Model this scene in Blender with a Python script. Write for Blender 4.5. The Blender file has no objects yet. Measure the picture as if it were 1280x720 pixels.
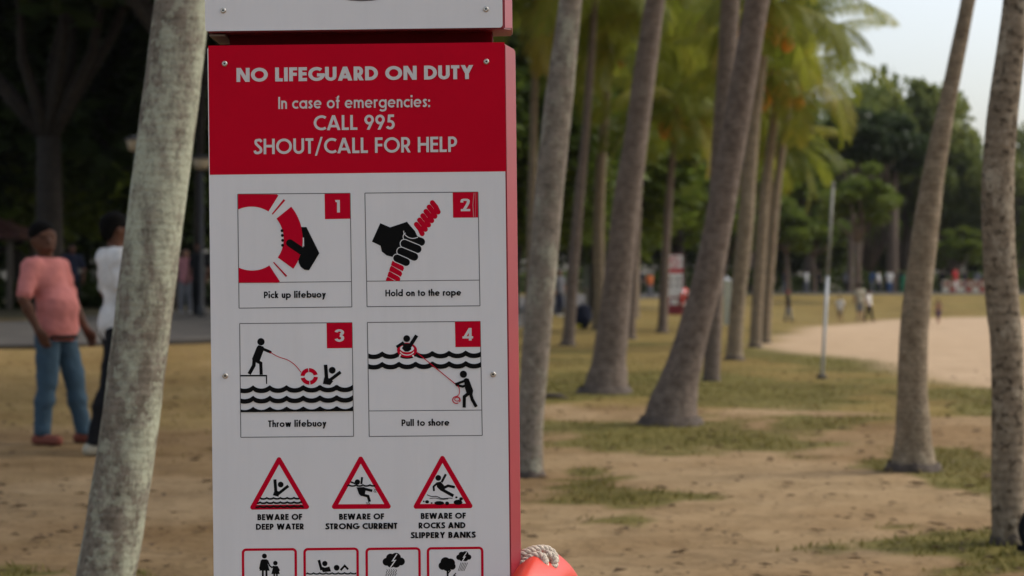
import bpy, bmesh, math, random
import numpy as np
from mathutils import Vector, Matrix, noise

random.seed(11)
RNG = np.random.default_rng(11)
sc = bpy.context.scene
COL = sc.collection
R = math.radians

# ------------------------------------------------------------------ camera
FPX = 1280 * 70 / 36.0            # focal length in photograph pixels
HC = 1.27                         # camera height
HOR = 350.0                       # horizon row in the photograph
SIGN_Y = 3.93
cam_d = bpy.data.cameras.new("camera"); cam = bpy.data.objects.new("camera", cam_d); COL.objects.link(cam)
cam_d.sensor_width = 36; cam_d.lens = 70
cam_d.clip_start = 0.05; cam_d.clip_end = 6000
cam.location = (0, 0, HC)
cam.rotation_euler = (R(90) - math.atan(10 / FPX), 0, 0)
cam_d.dof.use_dof = True; cam_d.dof.focus_distance = SIGN_Y; cam_d.dof.aperture_fstop = 5.1; cam_d.dof.aperture_blades = 9
sc.camera = cam

# ------------------------------------------------------------------ sky, sun, exposure
SUN_EL, SUN_AZ = 48.0, 72.0      # azimuth measured from +Y towards +X: sun to the right, a little beyond the board
w = bpy.data.worlds.new("World"); sc.world = w; w.use_nodes = True
nt = w.node_tree; nt.nodes.clear()
sky = nt.nodes.new("ShaderNodeTexSky"); sky.sky_type = 'NISHITA'; sky.sun_disc = False
sky.sun_elevation = R(SUN_EL); sky.sun_rotation = R(SUN_AZ)
sky.air_density = 1.0; sky.dust_density = 4.0; sky.ozone_density = 1.0
hs = nt.nodes.new("ShaderNodeHueSaturation"); hs.inputs['Saturation'].default_value = 0.62
bg = nt.nodes.new("ShaderNodeBackground"); bg.inputs['Strength'].default_value = 0.143
wo = nt.nodes.new("ShaderNodeOutputWorld")
nt.links.new(sky.outputs[0], hs.inputs['Color']); nt.links.new(hs.outputs[0], bg.inputs['Color']); nt.links.new(bg.outputs[0], wo.inputs[0])
sd = bpy.data.lights.new("sun", 'SUN'); sun = bpy.data.objects.new("sun", sd); COL.objects.link(sun)
sd.energy = 1.0; sd.angle = R(18); sd.color = (1.0, 0.95, 0.87)
sdir = Vector((math.sin(R(SUN_AZ)) * math.cos(R(SUN_EL)), math.cos(R(SUN_AZ)) * math.cos(R(SUN_EL)), math.sin(R(SUN_EL))))
sun.rotation_euler = (-sdir).to_track_quat('-Z', 'Y').to_euler(); sun.location = sdir * 40
sc.view_settings.view_transform = 'Standard'; sc.view_settings.look = 'None'
sc.view_settings.gamma = 1; sc.view_settings.use_curve_mapping = False
sc.view_settings.exposure = 0.66
sc.cycles.max_bounces = 6; sc.cycles.transparent_max_bounces = 6
sc.cycles.use_denoising = True

# ------------------------------------------------------------------ terrain and pixel helpers
def sm(a, b, x):
    t = min(1.0, max(0.0, (x - a) / (b - a))); return t * t * (3 - 2 * t)

def ground_z(x, y):
    z = 0.42 * sm(17, 46, y) * (1 - sm(-3.5, 0.5, x))
    z += 0.31 * sm(97, 131, y) * sm(-3.5, 2, x)
    z -= 0.62 * sm(22, 80, y) * (1 - sm(97, 131, y)) * sm(4.5, 16, x)
    if y > 140: z += 0.0
    near = 1 - sm(60, 100, y)
    z += near * 0.035 * noise.noise(Vector((x * 0.35, y * 0.35, 3.1)))
    return z

def at(px, py):
    """The point of the ground seen at a pixel of the 1280 x 720 photograph."""
    k = (py - HOR) / FPX; kx = (px - 640) / FPX
    Y = 4.0; prev = None
    while Y < 400:
        d = (HC - k * Y) - ground_z(kx * Y, Y)
        if d <= 0: break
        prev = Y; Y *= 1.01
    lo, hi = prev or Y, Y
    for _ in range(30):
        m = (lo + hi) / 2
        if (HC - k * m) - ground_z(kx * m, m) > 0: lo = m
        else: hi = m
    return Vector((kx * lo, lo, ground_z(kx * lo, lo)))

def px_at(px, py, Y):
    return Vector(((px - 640) / FPX * Y, Y, HC - (py - HOR) / FPX * Y))

def gpt(px, Y):
    x = (px - 640) / FPX * Y
    return Vector((x, Y, ground_z(x, Y)))

# ------------------------------------------------------------------ object helpers
def link(o, parent=None):
    COL.objects.link(o)
    if parent is not None: o.parent = parent
    return o

def tag(o, label=None, cat=None, group=None, kind=None):
    if label: o['label'] = label
    if cat: o['category'] = cat
    if group: o['group'] = group
    if kind: o['kind'] = kind
    return o

def empty(name, loc, rz=0.0):
    o = bpy.data.objects.new(name, None); o.empty_display_size = 0.2
    o.location = loc; o.rotation_euler = (0, 0, rz)
    return link(o)

def mesh_obj(name, verts, faces, mats, parent=None, midx=None, smooth=False):
    me = bpy.data.meshes.new(name)
    me.from_pydata([tuple(v) for v in verts], [], [tuple(f) for f in faces])
    for m in (mats if isinstance(mats, (list, tuple)) else [mats]): me.materials.append(m)
    if midx is not None: me.polygons.foreach_set('material_index', list(midx))
    if smooth: me.polygons.foreach_set('use_smooth', [True] * len(me.polygons))
    me.update()
    return link(bpy.data.objects.new(name, me), parent)

def share(o, parent, name=None, loc=None, rot=None, scale=None):
    c = o.copy(); COL.objects.link(c); c.parent = parent
    if name: c.name = name
    if loc is not None: c.location = loc
    if rot is not None: c.rotation_euler = rot
    if scale is not None: c.scale = scale
    return c

class MB:
    """Collects shapes into one mesh."""
    def __init__(s): s.v = []; s.f = []; s.m = []
    def add(s, vs, fs, m=0):
        o = len(s.v); s.v += [tuple(v) for v in vs]; s.f += [tuple(i + o for i in f) for f in fs]; s.m += [m] * len(fs)
    def box(s, x0, x1, y0, y1, z0, z1, m=0, bev=0.0):
        bm = bmesh.new(); bmesh.ops.create_cube(bm, size=1.0)
        for v in bm.verts:
            v.co = Vector(((x0 + x1) / 2 + v.co.x * (x1 - x0), (y0 + y1) / 2 + v.co.y * (y1 - y0), (z0 + z1) / 2 + v.co.z * (z1 - z0)))
        if bev: bmesh.ops.bevel(bm, geom=bm.edges[:], offset=bev, segments=2, affect='EDGES', profile=0.5)
        s.bm(bm, m)
    def bm(s, bm, m=0):
        bm.verts.index_update(); s.add([v.co.copy() for v in bm.verts], [[v.index for v in f.verts] for f in bm.faces], m); bm.free()
    def tube(s, pts, rads, n=10, m=0, cap=True, squash=1.0):
        pts = [Vector(p) for p in pts]; base = len(s.v); u = None
        for i, p in enumerate(pts):
            t = (pts[min(i + 1, len(pts) - 1)] - pts[max(i - 1, 0)]).normalized()
            if u is None: u = t.orthogonal().normalized()
            u = (u - t * u.dot(t)).normalized(); b = t.cross(u)
            r = rads[i] if isinstance(rads, (list, tuple)) else rads
            for k in range(n):
                a = 2 * math.pi * k / n
                s.v.append(tuple(p + u * (r * math.cos(a)) + b * (r * squash * math.sin(a))))
        for i in range(len(pts) - 1):
            for k in range(n):
                k2 = (k + 1) % n
                s.f.append((base + i * n + k, base + i * n + k2, base + (i + 1) * n + k2, base + (i + 1) * n + k)); s.m.append(m)
        if cap:
            s.f.append(tuple(base + k for k in reversed(range(n)))); s.m.append(m)
            s.f.append(tuple(base + (len(pts) - 1) * n + k for k in range(n))); s.m.append(m)
    def ball(s, c, r, m=0, seg=14, ring=9, lump=0.0, seed=0.0):
        c = Vector(c); r = r if isinstance(r, (tuple, list)) else (r, r, r); base = len(s.v)
        for i in range(ring + 1):
            th = math.pi * i / ring
            for k in range(seg):
                ph = 2 * math.pi * k / seg
                d = Vector((math.sin(th) * math.cos(ph), math.sin(th) * math.sin(ph), math.cos(th)))
                q = 1 + lump * noise.noise(d * 1.7 + Vector((seed, seed * 2, 1)))
                s.v.append((c.x + d.x * r[0] * q, c.y + d.y * r[1] * q, c.z + d.z * r[2] * q))
        for i in range(ring):
            for k in range(seg):
                k2 = (k + 1) % seg
                s.f.append((base + i * seg + k, base + (i + 1) * seg + k, base + (i + 1) * seg + k2, base + i * seg + k2)); s.m.append(m)
    def build(s, name, mats, parent=None, smooth=False):
        return mesh_obj(name, s.v, s.f, mats, parent, s.m, smooth)

# ------------------------------------------------------------------ materials
def mat(name, col, rough=0.6, metal=0.0, spec=0.4, var=0.0, scale=20.0, bump=0.0, bscale=None, coat=0.0, trans=0.0, coords='Object', col2=None):
    m = bpy.data.materials.new(name); m.use_nodes = True
    n = m.node_tree.nodes; l = m.node_tree.links; b = n['Principled BSDF']
    b.inputs['Base Color'].default_value = (*col, 1); b.inputs['Roughness'].default_value = rough
    b.inputs['Metallic'].default_value = metal; b.inputs['Specular IOR Level'].default_value = spec
    b.inputs['Coat Weight'].default_value = coat
    tc = n.new('ShaderNodeTexCoord')
    if var or col2:
        nz = n.new('ShaderNodeTexNoise'); nz.inputs['Scale'].default_value = scale; nz.inputs['Detail'].default_value = 5
        l.new(tc.outputs[coords], nz.inputs['Vector'])
        rp = n.new('ShaderNodeValToRGB'); c2 = col2 or tuple(min(1, c * (1 + var)) for c in col); c1 = col if col2 else tuple(c * (1 - var) for c in col)
        rp.color_ramp.elements[0].position = 0.32; rp.color_ramp.elements[0].color = (*c1, 1)
        rp.color_ramp.elements[1].position = 0.68; rp.color_ramp.elements[1].color = (*c2, 1)
        l.new(nz.outputs[0], rp.inputs[0]); l.new(rp.outputs[0], b.inputs['Base Color'])
    if bump:
        n2 = n.new('ShaderNodeTexNoise'); n2.inputs['Scale'].default_value = bscale or scale; n2.inputs['Detail'].default_value = 6
        l.new(tc.outputs[coords], n2.inputs['Vector'])
        bp = n.new('ShaderNodeBump'); bp.inputs['Strength'].default_value = bump; bp.inputs['Distance'].default_value = 0.01
        l.new(n2.outputs[0], bp.inputs['Height']); l.new(bp.outputs[0], b.inputs['Normal'])
    if trans:
        out = n['Material Output']; tr = n.new('ShaderNodeBsdfTranslucent'); mx = n.new('ShaderNodeMixShader'); mx.inputs[0].default_value = trans
        src = b.inputs['Base Color'].links
        if src: l.new(src[0].from_socket, tr.inputs[0])
        else: tr.inputs[0].default_value = (*col, 1)
        l.new(b.outputs[0], mx.inputs[1]); l.new(tr.outputs[0], mx.inputs[2]); l.new(mx.outputs[0], out.inputs[0])
    return m

def leaf_mat(name, cols, rough=0.5, trans=0.3, scale=0.6):
    """Leaf colour that varies from leaf to leaf (attribute 'tint') and slowly over the crown."""
    m = bpy.data.materials.new(name); m.use_nodes = True
    n = m.node_tree.nodes; l = m.node_tree.links; b = n['Principled BSDF']; out = n['Material Output']
    a = n.new('ShaderNodeAttribute'); a.attribute_name = 'tint'
    tc = n.new('ShaderNodeTexCoord'); nz = n.new('ShaderNodeTexNoise'); nz.inputs['Scale'].default_value = scale
    l.new(tc.outputs['Object'], nz.inputs['Vector'])
    ad = n.new('ShaderNodeMath'); ad.operation = 'MULTIPLY_ADD'; ad.inputs[1].default_value = 0.55
    sb = n.new('ShaderNodeMath'); sb.operation = 'MULTIPLY_ADD'; sb.inputs[1].default_value = 0.9; sb.inputs[2].default_value = -0.22
    l.new(nz.outputs[0], sb.inputs[0]); l.new(a.outputs['Fac'], ad.inputs[0]); l.new(sb.outputs[0], ad.inputs[2])
    rp = n.new('ShaderNodeValToRGB'); e = rp.color_ramp.elements
    for i, c in enumerate(cols):
        p = i / (len(cols) - 1)
        if i == 0: e[0].position = 0; e[0].color = (*c, 1)
        elif i == len(cols) - 1: e[-1].position = 1; e[-1].color = (*c, 1)
        else: q = e.new(p); q.color = (*c, 1)
    l.new(ad.outputs[0], rp.inputs[0]); l.new(rp.outputs[0], b.inputs['Base Color'])
    b.inputs['Roughness'].default_value = rough; b.inputs['Specular IOR Level'].default_value = 0.143
    tr = n.new('ShaderNodeBsdfTranslucent'); l.new(rp.outputs[0], tr.inputs[0])
    mx = n.new('ShaderNodeMixShader'); mx.inputs[0].default_value = trans
    l.new(b.outputs[0], mx.inputs[1]); l.new(tr.outputs[0], mx.inputs[2]); l.new(mx.outputs[0], out.inputs[0])
    return m

def trunk_mat(name, dark, mid, pale, lichen, ring=14.0, patch=3.0, ringamt=0.35, pit=.6, pitscale=55):
    """Coconut bark: leaf-scar rings, vertical cracks, pale lichen blotches."""
    m = bpy.data.materials.new(name); m.use_nodes = True
    n = m.node_tree.nodes; l = m.node_tree.links; b = n['Principled BSDF']
    tc = n.new('ShaderNodeTexCoord')
    wv = n.new('ShaderNodeTexWave'); wv.bands_direction = 'Z'; wv.inputs['Scale'].default_value = ring; wv.inputs['Distortion'].default_value = 4; wv.inputs['Detail'].default_value = 3; wv.inputs['Detail Scale'].default_value = 2
    l.new(tc.outputs['Object'], wv.inputs['Vector'])
    nz = n.new('ShaderNodeTexNoise'); nz.inputs['Scale'].default_value = 14; nz.inputs['Detail'].default_value = 8; nz.inputs['Roughness'].default_value = 0.65
    l.new(tc.outputs['Object'], nz.inputs['Vector'])
    mp = n.new('ShaderNodeMapping'); mp.inputs['Scale'].default_value = (1, 1, 0.55); l.new(tc.outputs['Object'], mp.inputs['Vector'])
    big = n.new('ShaderNodeTexNoise'); big.inputs['Scale'].default_value = patch; big.inputs['Detail'].default_value = 9; big.inputs['Roughness'].default_value = 0.72
    l.new(mp.outputs[0], big.inputs['Vector'])
    r1 = n.new('ShaderNodeValToRGB'); r1.color_ramp.elements[0].position = 0.3; r1.color_ramp.elements[0].color = (*dark, 1); r1.color_ramp.elements[1].position = 0.66; r1.color_ramp.elements[1].color = (*mid, 1)
    l.new(nz.outputs[0], r1.inputs[0])
    mx1 = n.new('ShaderNodeMixRGB'); mx1.blend_type = 'MULTIPLY'; mx1.inputs[0].default_value = ringamt
    r2 = n.new('ShaderNodeValToRGB'); r2.color_ramp.elements[0].position = 0.1; r2.color_ramp.elements[0].color = (0.35, 0.33, 0.3, 1); r2.color_ramp.elements[1].position = 0.5; r2.color_ramp.elements[1].color = (1, 1, 1, 1)
    l.new(wv.outputs[0], r2.inputs[0]); l.new(r1.outputs[0], mx1.inputs[1]); l.new(r2.outputs[0], mx1.inputs[2])
    r3 = n.new('ShaderNodeValToRGB'); r3.color_ramp.elements[0].position = 0.62 - 0.22 * lichen; r3.color_ramp.elements[0].color = (0, 0, 0, 1); r3.color_ramp.elements[1].position = 0.70 - 0.2 * lichen; r3.color_ramp.elements[1].color = (1, 1, 1, 1)
    l.new(big.outputs[0], r3.inputs[0])
    mx2 = n.new('ShaderNodeMixRGB'); mx2.inputs[2].default_value = (*pale, 1)
    ml = n.new('ShaderNodeMath'); ml.operation = 'MULTIPLY'; ml.inputs[1].default_value = 0.85 if lichen > 0.3 else 0.5
    l.new(r3.outputs[0], ml.inputs[0]); l.new(ml.outputs[0], mx2.inputs[0]); l.new(mx1.outputs[0], mx2.inputs[1])
    sp = n.new('ShaderNodeTexNoise'); sp.inputs['Scale'].default_value = pitscale; sp.inputs['Detail'].default_value = 4; l.new(tc.outputs['Object'], sp.inputs['Vector'])
    r4 = n.new('ShaderNodeValToRGB'); r4.color_ramp.elements[0].position = 0.34; r4.color_ramp.elements[0].color = (0.3, 0.28, 0.26, 1); r4.color_ramp.elements[1].position = 0.47; r4.color_ramp.elements[1].color = (1, 1, 1, 1)
    l.new(sp.outputs[0], r4.inputs[0])
    # small crusts of lichen between the large blotches
    sm_ = n.new('ShaderNodeTexNoise'); sm_.inputs['Scale'].default_value = 17; sm_.inputs['Detail'].default_value = 6; sm_.inputs['Roughness'].default_value = .6; l.new(tc.outputs['Object'], sm_.inputs['Vector'])
    r5 = n.new('ShaderNodeValToRGB'); r5.color_ramp.elements[0].position = .60 - .10 * lichen; r5.color_ramp.elements[0].color = (0, 0, 0, 1); r5.color_ramp.elements[1].position = .66 - .10 * lichen; r5.color_ramp.elements[1].color = (.6 * lichen + .1,) * 3 + (1,)
    l.new(sm_.outputs[0], r5.inputs[0])
    mx4 = n.new('ShaderNodeMixRGB'); mx4.inputs[2].default_value = (*pale, 1); l.new(r5.outputs[0], mx4.inputs[0]); l.new(mx2.outputs[0], mx4.inputs[1]); mx2 = mx4
    mx3 = n.new('ShaderNodeMixRGB'); mx3.blend_type = 'MULTIPLY'; mx3.inputs[0].default_value = pit
    l.new(mx2.outputs[0], mx3.inputs[1]); l.new(r4.outputs[0], mx3.inputs[2]); l.new(mx3.outputs[0], b.inputs['Base Color'])
    b.inputs['Roughness'].default_value = 0.9; b.inputs['Specular IOR Level'].default_value = 0.143
    ad = n.new('ShaderNodeMath'); ad.operation = 'MULTIPLY_ADD'; ad.inputs[1].default_value = 0.12
    l.new(wv.outputs[0], ad.inputs[0]); l.new(nz.outputs[0], ad.inputs[2])
    bp = n.new('ShaderNodeBump'); bp.inputs['Strength'].default_value = 0.6; bp.inputs['Distance'].default_value = 0.012
    l.new(ad.outputs[0], bp.inputs['Height']); l.new(bp.outputs[0], b.inputs['Normal'])
    return m

M_white = mat('white_sign_vinyl', (0.725, 0.722, 0.712), 0.42, spec=0.3, var=0.025, scale=3.0)
# faint vertical rain streaks and grime on the white boards
_n = M_white.node_tree.nodes; _l = M_white.node_tree.links; _tc = [q for q in _n if q.type == 'TEX_COORD'][0]; _rp = [q for q in _n if q.type == 'VALTORGB'][0]
_mp = _n.new('ShaderNodeMapping'); _mp.inputs['Scale'].default_value = (11, 1, .8); _l.new(_tc.outputs['Object'], _mp.inputs['Vector'])
_nz = _n.new('ShaderNodeTexNoise'); _nz.inputs['Scale'].default_value = 1.6; _nz.inputs['Detail'].default_value = 7; _nz.inputs['Roughness'].default_value = .7; _l.new(_mp.outputs[0], _nz.inputs['Vector'])
_r2 = _n.new('ShaderNodeValToRGB'); _r2.color_ramp.elements[0].position = .30; _r2.color_ramp.elements[0].color = (.80, .79, .76, 1); _r2.color_ramp.elements[1].position = .52; _r2.color_ramp.elements[1].color = (1, 1, 1, 1); _l.new(_nz.outputs[0], _r2.inputs[0])
_mx = _n.new('ShaderNodeMixRGB'); _mx.blend_type = 'MULTIPLY'; _mx.inputs[0].default_value = .2; _l.new(_rp.outputs[0], _mx.inputs[1]); _l.new(_r2.outputs[0], _mx.inputs[2]); _l.new(_mx.outputs[0], _n['Principled BSDF'].inputs['Base Color'])
M_red = mat('red_sign_vinyl', (0.53, 0.0005, 0.017), 0.5, spec=0.06, var=0.03, scale=6)
M_print = mat('red_print', (0.53, 0.0007, 0.020), 0.5, spec=0.06)
M_black = mat('black_print', (0.004, 0.004, 0.004), 0.55, spec=0.08)
M_letter = mat('white_lettering', (0.62, 0.60, 0.58), 0.45, spec=0.3)
M_grey = mat('thin_grey_line', (0.10, 0.10, 0.10), 0.5)
M_redpaint = mat('red_box_paint', (0.24, 0.018, 0.03), 0.42, spec=0.45, var=0.06, scale=8)
M_core = mat('dark_red_core', (0.13, 0.001, 0.005), 0.6, spec=0.08, var=0.1, scale=10)
M_steel = mat('brushed_steel', (0.55, 0.52, 0.46), 0.32, metal=1.0)
M_dark = mat('dark_socket', (0.02, 0.02, 0.02), 0.7)

# ------------------------------------------------------------------ flat printing on the sign face
def arc(cx, cy, rx, ry, a0, a1, n=14):
    return [(cx + rx * math.cos(R(a0 + (a1 - a0) * i / n)), cy + ry * math.sin(R(a0 + (a1 - a0) * i / n))) for i in range(n + 1)]

def spline(pts, n=6):
    out = []; q = [pts[0]] + list(pts) + [pts[-1]]
    for i in range(1, len(q) - 2):
        for k in range(n):
            t = k / n; a, b, c, d = q[i - 1], q[i], q[i + 1], q[i + 2]
            out.append(tuple(0.5 * ((2 * b[j]) + (-a[j] + c[j]) * t + (2 * a[j] - 5 * b[j] + 4 * c[j] - d[j]) * t * t + (-a[j] + 3 * b[j] - 3 * c[j] + d[j]) * t ** 3) for j in (0, 1)))
    out.append(tuple(pts[-1])); return out

def glyph(ch, w):
    """Geometric sans letter, cap height 1: (advance, strokes, quads). Strokes are centre lines of width w."""
    h = w / 2; S = []; Q = []; X = 0.69; t = w * 1.12
    def di(x0, y0, x1, y1): Q.append([(x0 - t / 2, y0), (x0 + t / 2, y0), (x1 + t / 2, y1), (x1 - t / 2, y1)])
    def bar(x0, x1, y): Q.append([(x0, y - h), (x1, y - h), (x1, y + h), (x0, y + h)])
    def stem(x, y0=0.0, y1=1.0): Q.append([(x - h, y0), (x + h, y0), (x + h, y1), (x - h, y1)])
    c = ch
    if c == ' ': return 0.36, S, Q
    if c == 'A': W = .86; di(t / 2, 0, W / 2, 1); di(W - t / 2, 0, W / 2, 1); bar(.2, W - .2, .27)
    elif c == 'B': W = .58; stem(h); S += [[(h, 1 - h), (.3, 1 - h)] + arc(.3, .76 - h / 2 + .01, .24 - h, .24 - h / 2 - .01, 90, -90)[1:] + [(h, .53)], [(h, .53), (.31, .53)] + arc(.31, (.53 + h) / 2, .27 - h, (.53 - h) / 2, 90, -90)[1:] + [(h, h)]]
    elif c == 'C': W = .74; S.append(arc(.5, .5, .5 - h, .5 - h, 52, 308, 24))
    elif c == 'D': W = .76; stem(h); S.append([(h, 1 - h), (.28, 1 - h)] + arc(.28, .5, .48 - h, .5 - h, 90, -90, 20)[1:] + [(h, h)])
    elif c == 'E': W = .5; stem(h); bar(h, W, 1 - h); bar(h, W - .02, .52); bar(h, W, h)
    elif c == 'F': W = .48; stem(h); bar(h, W, 1 - h); bar(h, W - .02, .5)
    elif c == 'G': W = .92; S.append(arc(.5, .5, .5 - h, .5 - h, 48, 350, 26) + [(.98 - h, .5 - h * .4)]); bar(.52, .97, .5 - h * .6)
    elif c == 'H': W = .7; stem(h); stem(W - h); bar(h, W - h, .52)
    elif c == 'I': W = w; stem(h)
    elif c == 'K': W = .68; stem(h); di(h + .05, .42, W - t / 2 - .03, 1); di(W - t / 2, 0, h + .14, .58)
    elif c == 'L': W = .45; stem(h); bar(h, W, h)
    elif c == 'N': W = .78; stem(h); stem(W - h); di(W - h - .02, 0, h + .02, 1)
    elif c == 'O': W = 1.0; S.append(arc(.5, .5, .5 - h, .5 - h, 0, 360, 36))
    elif c == 'P': W = .56; stem(h); S.append([(h, 1 - h), (.28, 1 - h)] + arc(.28, .7 - h / 2 + .01, .28 - h, .3 - h / 2 - .01, 90, -90)[1:] + [(h, .41)])
    elif c == 'R': W = .6; stem(h); S.append([(h, 1 - h), (.28, 1 - h)] + arc(.28, .7 - h / 2 + .01, .28 - h, .3 - h / 2 - .01, 90, -90)[1:] + [(h, .41)]); di(W - t / 2, 0, .26, .45)
    elif c == 'S': W = .52; S.append(spline([(.47, .8), (.38, .95 - h * .3), (.26, 1 - h), (.1 + h * .4, .88), (.09 + h * .4, .7), (.26, .54), (.43 - h * .2, .38), (.44 - h * .2, .18), (.25, h), (.1, .08 + h * .4), (.02 + h * .3, .24)], 6))
    elif c == 'T': W = .5; stem(W / 2); bar(0, W, 1 - h)
    elif c == 'U': W = .68; S.append([(h, 1), (h, .34)] + arc(.34, .34, .34 - h, .34 - h, 180, 360, 16)[1:] + [(W - h, 1)])
    elif c == 'V': W = .8; di(W / 2, 0, t / 2, 1); di(W / 2, 0, W - t / 2, 1)
    elif c == 'W': W = 1.16; di(.33, 0, t / 2, 1); di(.33, 0, .58, 1); di(.83, 0, .58, 1); di(.83, 0, W - t / 2, 1)
    elif c == 'Y': W = .74; stem(W / 2, 0, .48); di(W / 2, .42, t / 2, 1); di(W / 2, .42, W - t / 2, 1)
    elif c == '/': W = .5; Q.append([(.0, -.14), (w * .8, -.14), (.5, 1.08), (.5 - w * .8, 1.08)])
    elif c == ':': W = w * 1.1; Q += [[(0, 0), (W, 0), (W, W), (0, W)], [(0, .45), (W, .45), (W, .45 + W), (0, .45 + W)]]
    elif c == '1': W = .3; stem(W - h); Q.append([(0, 1), (W - h, 1), (W - h, 1 - w), (.05, 1 - w)])
    elif c == '2': W = .56; S.append(spline([(.05 + h * .3, .7), (.1, .88), (.28, 1 - h), (.47 - h * .3, .86), (.47 - h * .4, .66), (.36, .46), (.1 + h, h)], 6)); bar(.01, W, h)
    elif c == '3': W = .54; S.append(arc(.26, .74, .23 - h * .5, .26 - h, 170, -75, 14)); S.append(arc(.26, .29, .28 - h, .29 - h, 82, -165, 16)); 
    elif c == '4': W = .66; stem(.48); bar(0, W, .25); Q.append([(0, .25 - h), (t * .95, .25 - h), (.48 + h, 1), (.48 - h, 1)])
    elif c == '5': W = .54; bar(.12, .5, 1 - h); Q.append([(.08, .48), (.08 + w, .48), (.12 + w, 1), (.12, 1)]); S.append(arc(.24, .32, .3 - h, .32 - h, 118, -150, 18))
    elif c == '9': W = .6; S.append(arc(.3, .67, .3 - h, .33 - h, 0, 360, 26)); Q.append([(.14, 0), (.14 + t, 0), (.57, .56), (.57 - t * 1.1, .5)])
    elif c in 'abdegopq':
        W = X; k = X / 2; rr = k - h
        if c == 'e': S.append(arc(k, k, rr, rr, 8, 318, 22)); Q.append([(w * .6, k - h * .6), (X - h * .4, k - h * .6), (X - h * .4, k + h * .6), (w * .6, k + h * .6)])
        elif c == 'o': S.append(arc(k, k, rr, rr, 0, 360, 26))
        else:
            S.append(arc(k, k, rr, rr, 0, 360, 26))
            if c == 'a': stem(X - h, 0, X)
            if c == 'b': stem(h, 0, 1.06)
            if c == 'd': stem(X - h, 0, 1.06)
            if c == 'p': stem(h, -.3, X)
            if c == 'g': S.append([(X - h, X), (X - h, -.05)] + arc(k, -.06, rr, .26 - h, 0, -150, 14))
    elif c == 'c': W = .52; S.append(arc(X / 2, X / 2, X / 2 - h, X / 2 - h, 50, 310, 18))
    elif c == 'f': W = .32; S.append([(.15, 0), (.15, .84)] + arc(.15 + .16, .84, .16, .22 - h, 180, 95, 8)); bar(.0, .32, X - h)
    elif c in 'hnm':
        W = .5 if c != 'm' else .86
        stem(h, 0, 1.06 if c == 'h' else X); S.append([(h, X - .25), ] + arc(.25, X - .25, .25 - h, .25 - h, 180, 0, 12) + [(.5 - h, 0)])
        if c == 'm': S.append(arc(.61, X - .25, .25 - h, .25 - h, 180, 0, 12) + [(.86 - h, 0)])
    elif c == 'i': W = w; stem(h, 0, X); Q.append([(-.01, .84), (w + .01, .84), (w + .01, .84 + w * 1.1), (-.01, .84 + w * 1.1)])
    elif c == 'k': W = .5; stem(h, 0, 1.06); di(h + .03, .22, W - t / 2 - .03, X); di(W - t / 2, 0, h + .12, .36)
    elif c == 'l': W = w; stem(h, 0, 1.06)
    elif c == 'r': W = .33; stem(h, 0, X); S.append(arc(.25, X - .22, .25 - h, .22 - h, 180, 62, 8))
    elif c == 's': W = .38; S.append(spline([(.35, .57), (.2, X - h), (.07 + h * .3, .53), (.19, .37), (.32 - h * .2, .21), (.18, h), (.03, .15)], 6))
    elif c == 't': W = .3; stem(.15, 0, .9); bar(0, .3, X - h)
    elif c == 'u': W = .5; stem(W - h, 0, X); S.append([(h, X)] + arc(.25, .25, .25 - h, .25 - h, 180, 360, 12))
    elif c == 'w': W = .82; di(.25, 0, t / 2, X); di(.25, 0, .41, X); di(.57, 0, .41, X); di(.57, 0, W - t / 2, X)
    elif c == 'y': W = .54; di(.13, -.3, W - t / 2, X); di(.27, .02, t / 2, X)
    else: raise ValueError(c)
    return W, S, Q

SX, SY, SS = 448.0, 360.0, 633.0
def SL(x, y):
    """photograph pixel on the sign face -> sign local (x, z)"""
    return ((x - SX - 0.0035 * (y - SY)) / SS, HC - 10 / SS - (y - SY + 0.0152 * (x - SX)) / SS)

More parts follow.
